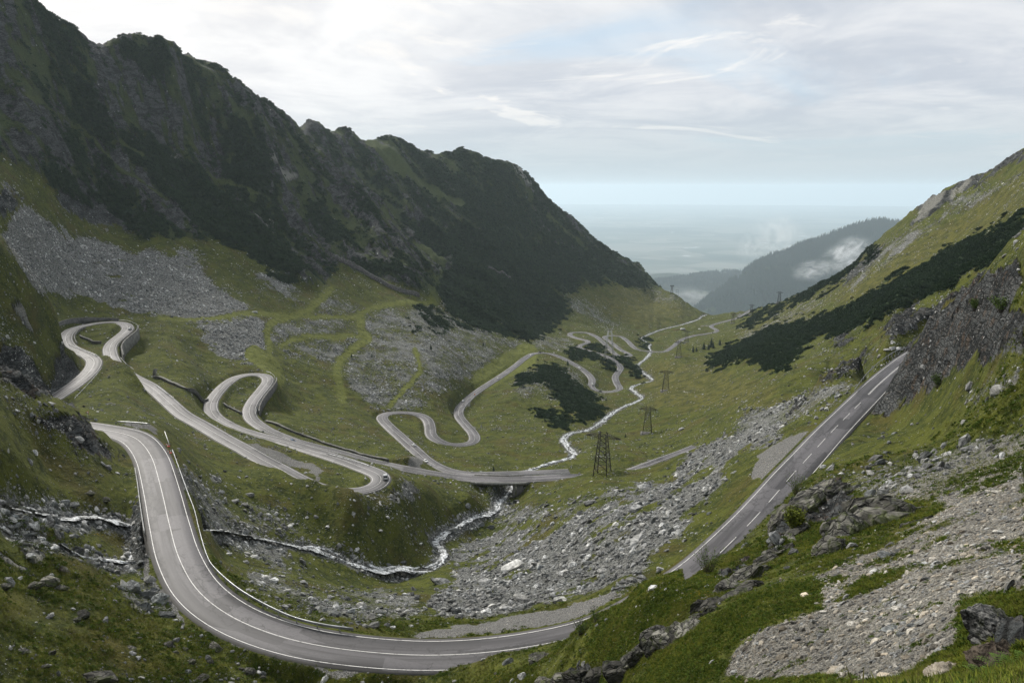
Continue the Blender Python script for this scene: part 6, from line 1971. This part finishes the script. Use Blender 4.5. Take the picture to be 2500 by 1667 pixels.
_k = 0
USED = set()
for grp, (mat, flat, common, lst) in BOULDERS.items():
    named = [x for x in lst if x[3]]
    for (u, v, w, lb) in lst:
        q = hit(u, v + w * 0.18)
        dist = float(np.linalg.norm(q))
        size = w / F * dist * 0.5 * 1.08
        me = rock_mesh('boulder', 1000 + _k, mat, 2, flat, 13, 0.16)
        o = obj('boulder', me)
        o.location = (q[0], q[1], q[2] + size * flat * 0.18)
        o.scale = (size, size, size)
        o.rotation_euler = (random.uniform(-.25, .25), random.uniform(-.25, .25), random.uniform(-.6, .6))
        if not lb and named:
            for nu, nv, nw, nl in sorted(named, key=lambda x: (x[0] - u) ** 2 + (x[1] - v) ** 2):
                dx, dy = u - nu, v - nv
                far_ = 'just' if math.hypot(dx, dy) < 60 else ('some way' if math.hypot(dx, dy) < 170 else 'well')
                side = ('below' if dy > 0 else 'above') if abs(dy) > abs(dx) * 1.4 else (('right of' if dx > 0 else 'left of') if abs(dx) > abs(dy) * 1.4 else ('lower ' if dy > 0 else 'upper ') + ('right of' if dx > 0 else 'left of'))
                kind = 'dark rock' if mat is MAT_SLATE else ('pale stone' if mat is MAT_STONE_WARM else 'grey rock')
                lb = '%s %s %s %s the %s' % ('smaller' if w < nw else 'larger', kind, far_, side, short(nl))
                if lb not in USED:
                    break
        o['label'] = lb if lb and lb not in USED else common
        USED.add(o['label'])
        o['category'] = 'boulder'
        o['group'] = grp
        _k += 1


def outcrop(name, label, u, v, w, h, depth, mat, seed, bed=(0.5, 0.35), nu=40, nv=26):
    """bedrock rib: a tilted, fractured block with bedding ledges"""
    q = hit(u, v + h * 0.35)
    dist = float(np.linalg.norm(q))
    sx, sz = w / F * dist / 2, h / F * dist / 2
    rg = np.random.default_rng(seed)
    import bmesh
    bm = bmesh.new()
    bmesh.ops.create_icosphere(bm, subdivisions=5, radius=1.0)
    V = np.array([p.co[:] for p in bm.verts])
    for _ in range(16):
        d = rg.normal(size=3)
        d /= np.linalg.norm(d)
        V = V - np.maximum(V @ d - rg.uniform(0.5, 0.85), 0)[:, None] * d[None]
    V = V * [sx, depth, sz]
    s = V[:, 0] * bed[0] + V[:, 2] + V[:, 1] * bed[1]
    k = max(sx, sz)
    led = np.abs(((s / (0.16 * k) + 0.5 * fbm(V[:, 0] / k * 3, V[:, 1] / k * 3 + V[:, 2], 3)) % 1.0) - 0.5) * 2
    nrm = V / (np.linalg.norm(V, axis=1)[:, None] + 1e-9)
    V = V + nrm * ((led - 0.5) * 0.05 * k + 0.09 * k * fbm(V[:, 0] / k * 4 + 9, V[:, 2] / k * 4 + V[:, 1] / k * 3, 5, 0.6, True, seed=seed % 50))[:, None]
    for p, c in zip(bm.verts, V):
        p.co = c
    me = bpy.data.meshes.new(name)
    bm.to_mesh(me)
    bm.free()
    me.materials.append(mat)
    o = obj(name, me, label=label, category='rock outcrop')
    yaw = math.atan2(-q[0], q[1]) * 1.0
    o.location = (q[0], q[1], q[2] - sz * 0.12)
    o.rotation_euler = (0, 0, yaw)
    return o


def rock_rib(label, line, wpx, hpx, seed, mat, lean, n=14):
    """a jagged rib of bedrock: overlapping slabs that follow a line on the hillside"""
    L = catmull(np.array([(u, v, 0) for u, v in line], float), 10)[:, :2]
    idx = np.linspace(0, len(L) - 1, n).astype(int)
    rg = random.Random(seed)
    q0 = hit(*L[idx[n // 2]])
    t = thing('rock_rib', label, 'rock outcrop', tuple(q0))
    for k, i in enumerate(idx):
        u, v = L[i] + np.array([rg.gauss(0, wpx * .10), rg.gauss(0, hpx * .10)])
        q = hit(u, v)
        sc_ = float(np.linalg.norm(q)) / F
        f = 0.55 + 0.75 * math.sin(math.pi * (k + 0.6) / (n + .2))
        me = rock_mesh('slab', 3000 + seed * 40 + k, mat, 3, rg.uniform(.5, .8), 12, 0.06)
        V = np.array([p.co[:] for p in me.vertices])
        led = np.abs(((V[:, 2] * 3.2 + V[:, 0] * 0.8 + 0.7 * fbm(V[:, 0] * 2 + k, V[:, 1] * 2, 3)) % 1.0) - .5) * 2
        V *= (1 + 0.10 * (led - .5) + 0.14 * fbm(V[:, 0] * 2.5 + 3 * k, V[:, 2] * 2.5 + V[:, 1] * 2, 4, .6, True))[:, None]
        me.vertices.foreach_set('co', V.astype(np.float32).ravel())
        o = obj('slab', me, t)
        o.location = tuple(Vector(q) - Vector(q0) - Vector((0, 0, hpx * sc_ * .10)))
        o.scale = (wpx * sc_ * .5 * f * rg.uniform(.8, 1.2), wpx * sc_ * .42 * f, hpx * sc_ * .62 * f * rg.uniform(.8, 1.25))
        o.rotation_euler = (rg.gauss(0, .15), lean + rg.gauss(0, .12), math.atan2(-q[0], q[1]) + rg.gauss(0, .25))
    return t


rock_rib('large dark cracked rock outcrop between the right road and the near scree', [(2010, 1330), (2060, 1300), (2130, 1262), (2200, 1262), (2240, 1285)], 120, 120, 1, MAT_OUTCROP, -0.5, 13)
rock_rib('smooth grey slabs beside the right road, left of the cracked outcrop', [(1905, 1345), (1935, 1300), (1970, 1250), (2010, 1215), (2050, 1195)], 100, 62, 2, MAT_OUTCROP, -0.62, 11)
rock_rib('long grey rib running down the near hillside from the smooth slabs', [(1690, 1520), (1740, 1480), (1790, 1448), (1830, 1405), (1880, 1365), (1905, 1350)], 70, 50, 3, MAT_OUTCROP, -0.6, 15)
rock_rib('craggy mossy rib lower on the near hillside', [(1545, 1615), (1580, 1590), (1620, 1560), (1660, 1545), (1690, 1525)], 80, 66, 4, MAT_OUTCROP, -0.55, 12)
rock_rib('pale lichen rocks at the bottom edge of the near hillside', [(1340, 1665), (1400, 1655), (1460, 1650), (1520, 1636), (1550, 1622)], 90, 56, 5, MAT_OUTCROP, -0.3, 10)
outcrop('rock_outcrop', 'grass topped rock jutting over the near road', 1318, 1596, 80, 42, 1.4, MAT_OUTCROP, 28, (0.1, 0.3))
outcrop('rock_outcrop', 'white streaked rock face at the lower right', 2430, 1500, 150, 90, 0.8, stone_material('streaked_rock', (0.10, 0.10, 0.098), (0.55, 0.54, 0.51), (0.40, 0.37, 0.32), 5.0, 0.1, 1.2), 29, (1.6, 0.3)).rotation_euler[1] = 0.1
outcrop('rock_outcrop', 'brown rock block at the lower right corner', 2440, 1585, 140, 95, 0.8, stone_material('brown_rock', (0.09, 0.065, 0.045), (0.24, 0.19, 0.14), (0.22, 0.15, 0.09), 2.5, 0.3), 30)
outcrop('rock_outcrop', 'small pale brown rock at the bottom edge near the ferns', 2310, 1625, 110, 60, 0.6, MAT_STONE_WARM, 31)

# ------------------------------------------------------------------ single small spruces
TREES = [(1692, 860, 15, 'leftmost small spruce of the row above the fourth pylon'), (1700, 859, 12, 'second small spruce from the left in the row'), (1718, 853, 18, 'taller spruce standing alone in the middle of the row'), (1730, 854, 16, 'small spruce just left of the tallest in the row'), (1736, 848, 22, 'tallest spruce of the small row on the right slope'), (1741, 850, 16, 'small spruce just right of the tallest in the row'), (1757, 843, 16, 'bushy spruce at the right end of the row'), (1386, 892, 13, 'small dark tree beside the road on the crest'), (1052, 853, 14, 'lone small spruce in the stony fan on the left slope'), (858, 872, 9, 'left one of two tiny spruces in the stony fan'), (908, 872, 9, 'right one of two tiny spruces in the stony fan'), (1180, 845, 11, 'small spruce near the edge of the stony fan by the long straight'), (1563, 909, 10, 'small spruce at the tip of the dark pine strip by the stream'), (1205, 1150, 14, 'lone small spruce just behind the stream bridge'), (1527, 1067, 9, 'tiny spruce between the two nearest pylons')]
for k, (u, v, hp, lb) in enumerate(TREES):
    q = hit(u, v)
    if q is None:
        continue
    h = hp * 1.1 / F * float(np.linalg.norm(q))
    t = thing('spruce_tree', lb or 'small dark spruce dotted on the valley slopes', 'tree', tuple(q), 0, 'small spruces on the slopes')
    MB().bar((0, 0, -.4), (0, 0, h * .85), h * .028, h * .006, 6).build('trunk', M_BARK, t)
    co, fa = spruce_mesh('', h, h * .24, 700 + k, 10, 9)
    obj('crown', mesh('crown', co, fa, MAT_SPRUCE), t)


# ------------------------------------------------------------------ shrubs, ferns and tufts on the near slope
def shrub(label, u, v, w, h, n, seed, leafm=None, name='shrub', cat='shrub', leaf=0.06):
    q = hit(u, v + h * 0.5)
    if q is None:
        return
    sc_ = float(np.linalg.norm(q)) / F
    W_, H_ = w * sc_, h * sc_
    rg = random.Random(seed)
    t = thing(name, label, cat, tuple(q))
    st = MB()
    co, fa = [], []
    for k in range(n):
        a = rg.uniform(0, 6.283)
        tip = Vector((math.cos(a) * W_ / 2 * rg.uniform(.2, 1), math.sin(a) * W_ / 2 * rg.uniform(.2, 1), H_ * rg.uniform(.5, 1.0)))
        base = Vector((rg.uniform(-.1, .1) * W_, rg.uniform(-.1, .1) * W_, -.1))
        mid = base.lerp(tip, .5) + Vector((0, 0, H_ * .12))
        st.bar(base, mid, .012, .009, 3).bar(mid, tip, .009, .004, 3)
        for j in range(9):
            f = rg.uniform(.25, 1)
            p = (base.lerp(mid, f * 2) if f < .5 else mid.lerp(tip, f * 2 - 1)) + Vector((rg.gauss(0, .05), rg.gauss(0, .05), rg.gauss(0, .04)))
            d = Vector((rg.gauss(0, 1), rg.gauss(0, 1), rg.uniform(.1, .9))).normalized()
            s = d.cross(Vector((rg.gauss(0, 1), rg.gauss(0, 1), rg.gauss(0, 1)))).normalized()
            l = leaf * rg.uniform(.7, 1.5)
            b = len(co)
            co += [p, p + d * l * .5 + s * l * .34, p + d * l * 1.15, p + d * l * .5 - s * l * .34]
            fa.append((b, b + 1, b + 2, b + 3))
    st.build('stems', M_BARK, t)
    obj('leaves', mesh('leaves', co, fa, leafm or MAT_LEAF), t, kind='stuff')


shrub('thin leafy shrub in front of the gravel lay-by of the near road', 1454, 1496, 44, 46, 26, 1, leaf=.10)
shrub('dense green shrub on the verge at the hump above the near road', 1418, 1530, 44, 40, 60, 2, leaf=.10)
shrub('wide open shrub in front of the lower end of the right road', 1727, 1366, 95, 66, 70, 3, leaf=.10)
shrub('small shrub at the lower right edge line of the right road', 1823, 1327, 28, 22, 24, 4, leaf=.08)
shrub('leafy bush beside the right road above the round grass tuft', 1945, 1182, 66, 50, 70, 5, leaf=.12)
shrub('shaggy round grass tuft on the smooth slab beside the right road', 1938, 1270, 56, 60, 260, 6, MAT_GRASS, 'grass_tuft', 'grass tuft', .16)
shrub('green bush on the ledge in the middle of the right crag', 2289, 930, 40, 34, 90, 7, leaf=.2)
shrub('bright green bush high on the right crag', 2380, 746, 34, 26, 90, 8, leaf=.2)
shrub('dark green bush at the top of the right crag', 2446, 746, 70, 34, 120, 9, leaf=.2)
FERN = leaf_material('fern_fronds', (0.045, 0.085, 0.012), (0.10, 0.16, 0.03))
for k, (u, v, w, lb) in enumerate(((2400, 1662, 70, 'fern clump left of the others at the lower right corner'), (2450, 1640, 80, 'fern clump in the middle of the lower right corner'), (2490, 1625, 70, 'fern clump against the right edge at the lower corner'))):
    q = hit(u, v)
    R_ = w / F * float(np.linalg.norm(q)) * 0.7
    t = thing('fern', lb, 'fern', tuple(q), 0, 'ferns in the lower right corner')
    rg = random.Random(50 + k)
    for j in range(14):
        a = rg.uniform(0, 6.283)
        co, fa = [], []
        n = 12
        for i in range(n):
            f = i / n
            cx, cz = R_ * f, R_ * (0.9 * f - 0.85 * f * f)
            l = R_ * .17 * math.sin(math.pi * min(1, f + .15)) + .004
            for s in (-1, 1):
                b = len(co)
                for (x, y, z) in ((cx, 0, cz), (cx + .35 * l, s * l, cz - .1 * l), (cx + R_ / n * .7, s * l * .5, cz)):
                    co.append((x * math.cos(a) - y * math.sin(a), x * math.sin(a) + y * math.cos(a), z))
                fa.append((b, b + 1, b + 2))
        obj('frond', mesh('frond', co, fa, FERN), t)

# yellow flowers and their leaves on the near slope
M_YEL = plain('yellow_petals', (0.62, 0.40, 0.01), 0.7)
C_FL = proto_collection('flower_kinds', [clump_mesh('flower_0', 900, 10, M_YEL, 0.7, 0.5)])
P = []
for u, v, w, n in ((1707, 1453, 40, 40), (1506, 1565, 16, 14), (1490, 1585, 12, 10), (1205, 1655, 30, 24), (1975, 1550, 12, 10), (1812, 1505, 10, 6), (380, 1338, 10, 12), (238, 1305, 12, 10), (1500, 1420, 60, 12), (2480, 1330, 40, 10)):
    for _ in range(n):
        q = hit(u + rng.normal(0, w / 2), v + rng.normal(0, w / 5))
        if q is not None:
            P.append(q + [0, 0, 0.12])
P = np.array(P)
s = PXM(np.linalg.norm(P, axis=1)) * rng.uniform(.25, .55, len(P))
scatter('yellow_flowers', 'small yellow flowers dotted on the near slopes', 'flowers', P, np.zeros((len(P), 3)), np.repeat(s[:, None], 3, 1), np.zeros(len(P)), C_FL)


# ------------------------------------------------------------------ wisps of low cloud on the far hill and the left ridge
def cloudlet(label, u, v, r, w, h, dens, seed, lean=0.0):
    q = pr(u, v, r)
    sc_ = float(np.linalg.norm(q)) / F
    import bmesh
    bm = bmesh.new()
    bmesh.ops.create_icosphere(bm, subdivisions=3, radius=1.0)
    me = bpy.data.meshes.new('cloudlet')
    bm.to_mesh(me)
    bm.free()
    m = bpy.data.materials.new('cloudlet')
    m.use_nodes = True
    nt = m.node_tree
    nt.nodes.clear()
    g = NG(nt)
    out = nt.nodes.new('ShaderNodeOutputMaterial')
    P = g.n('ShaderNodeTexCoord').outputs['Object']
    P2 = g.vmath('ADD', P, (seed * 3.1, seed * 1.7, 0))
    f = g.rng(g.noise(P2, 2.1, 8, 0.66, 0.8), 0.42, 0.66)
    e = g.rng(g.vmath('LENGTH', P), 1.0, 0.25)
    d = g.math('MULTIPLY', g.math('MULTIPLY', f, e), dens)
    vol = g.n('ShaderNodeVolumePrincipled', {'Color': (1, 1, 1, 1), 'Density': d, 'Anisotropy': 0.2})
    nt.links.new(vol.outputs[0], out.inputs['Volume'])
    me.materials.append(m)
    o = obj('cloudlet', me, kind='stuff', label=label, category='cloudlet')
    o.location = tuple(q)
    o.scale = (w * sc_ / 2, w * sc_ / 2 * 0.6, h * sc_ / 2)
    o.rotation_euler = (0, lean, math.atan2(-q[0], q[1]))
    return o


cloudlet('bright white wisp of cloud lying on the forested hill', 2066, 622, 8100, 130, 84, 0.011, 1, -0.5)
cloudlet('smaller white wisp of cloud lower on the forested hill', 1986, 660, 7900, 110, 60, 0.008, 2, -0.2)
cloudlet('thin veil of cloud rising above the forested hill', 1905, 580, 10500, 150, 120, 0.0036, 3, 0.9)
cloudlet('thin veil of cloud left of the forested hill', 1835, 605, 10500, 90, 90, 0.0033, 4, 0.7)
cloudlet('pale mist in the gap behind the valley mouth', 1700, 735, 9000, 220, 80, 0.0024, 5, 0.1)
cloudlet('grey shred of cloud over the left ridge', 735, 225, 1500, 190, 90, 0.0045, 6, 0.75)
print('script', round(time.time()-T0,1))
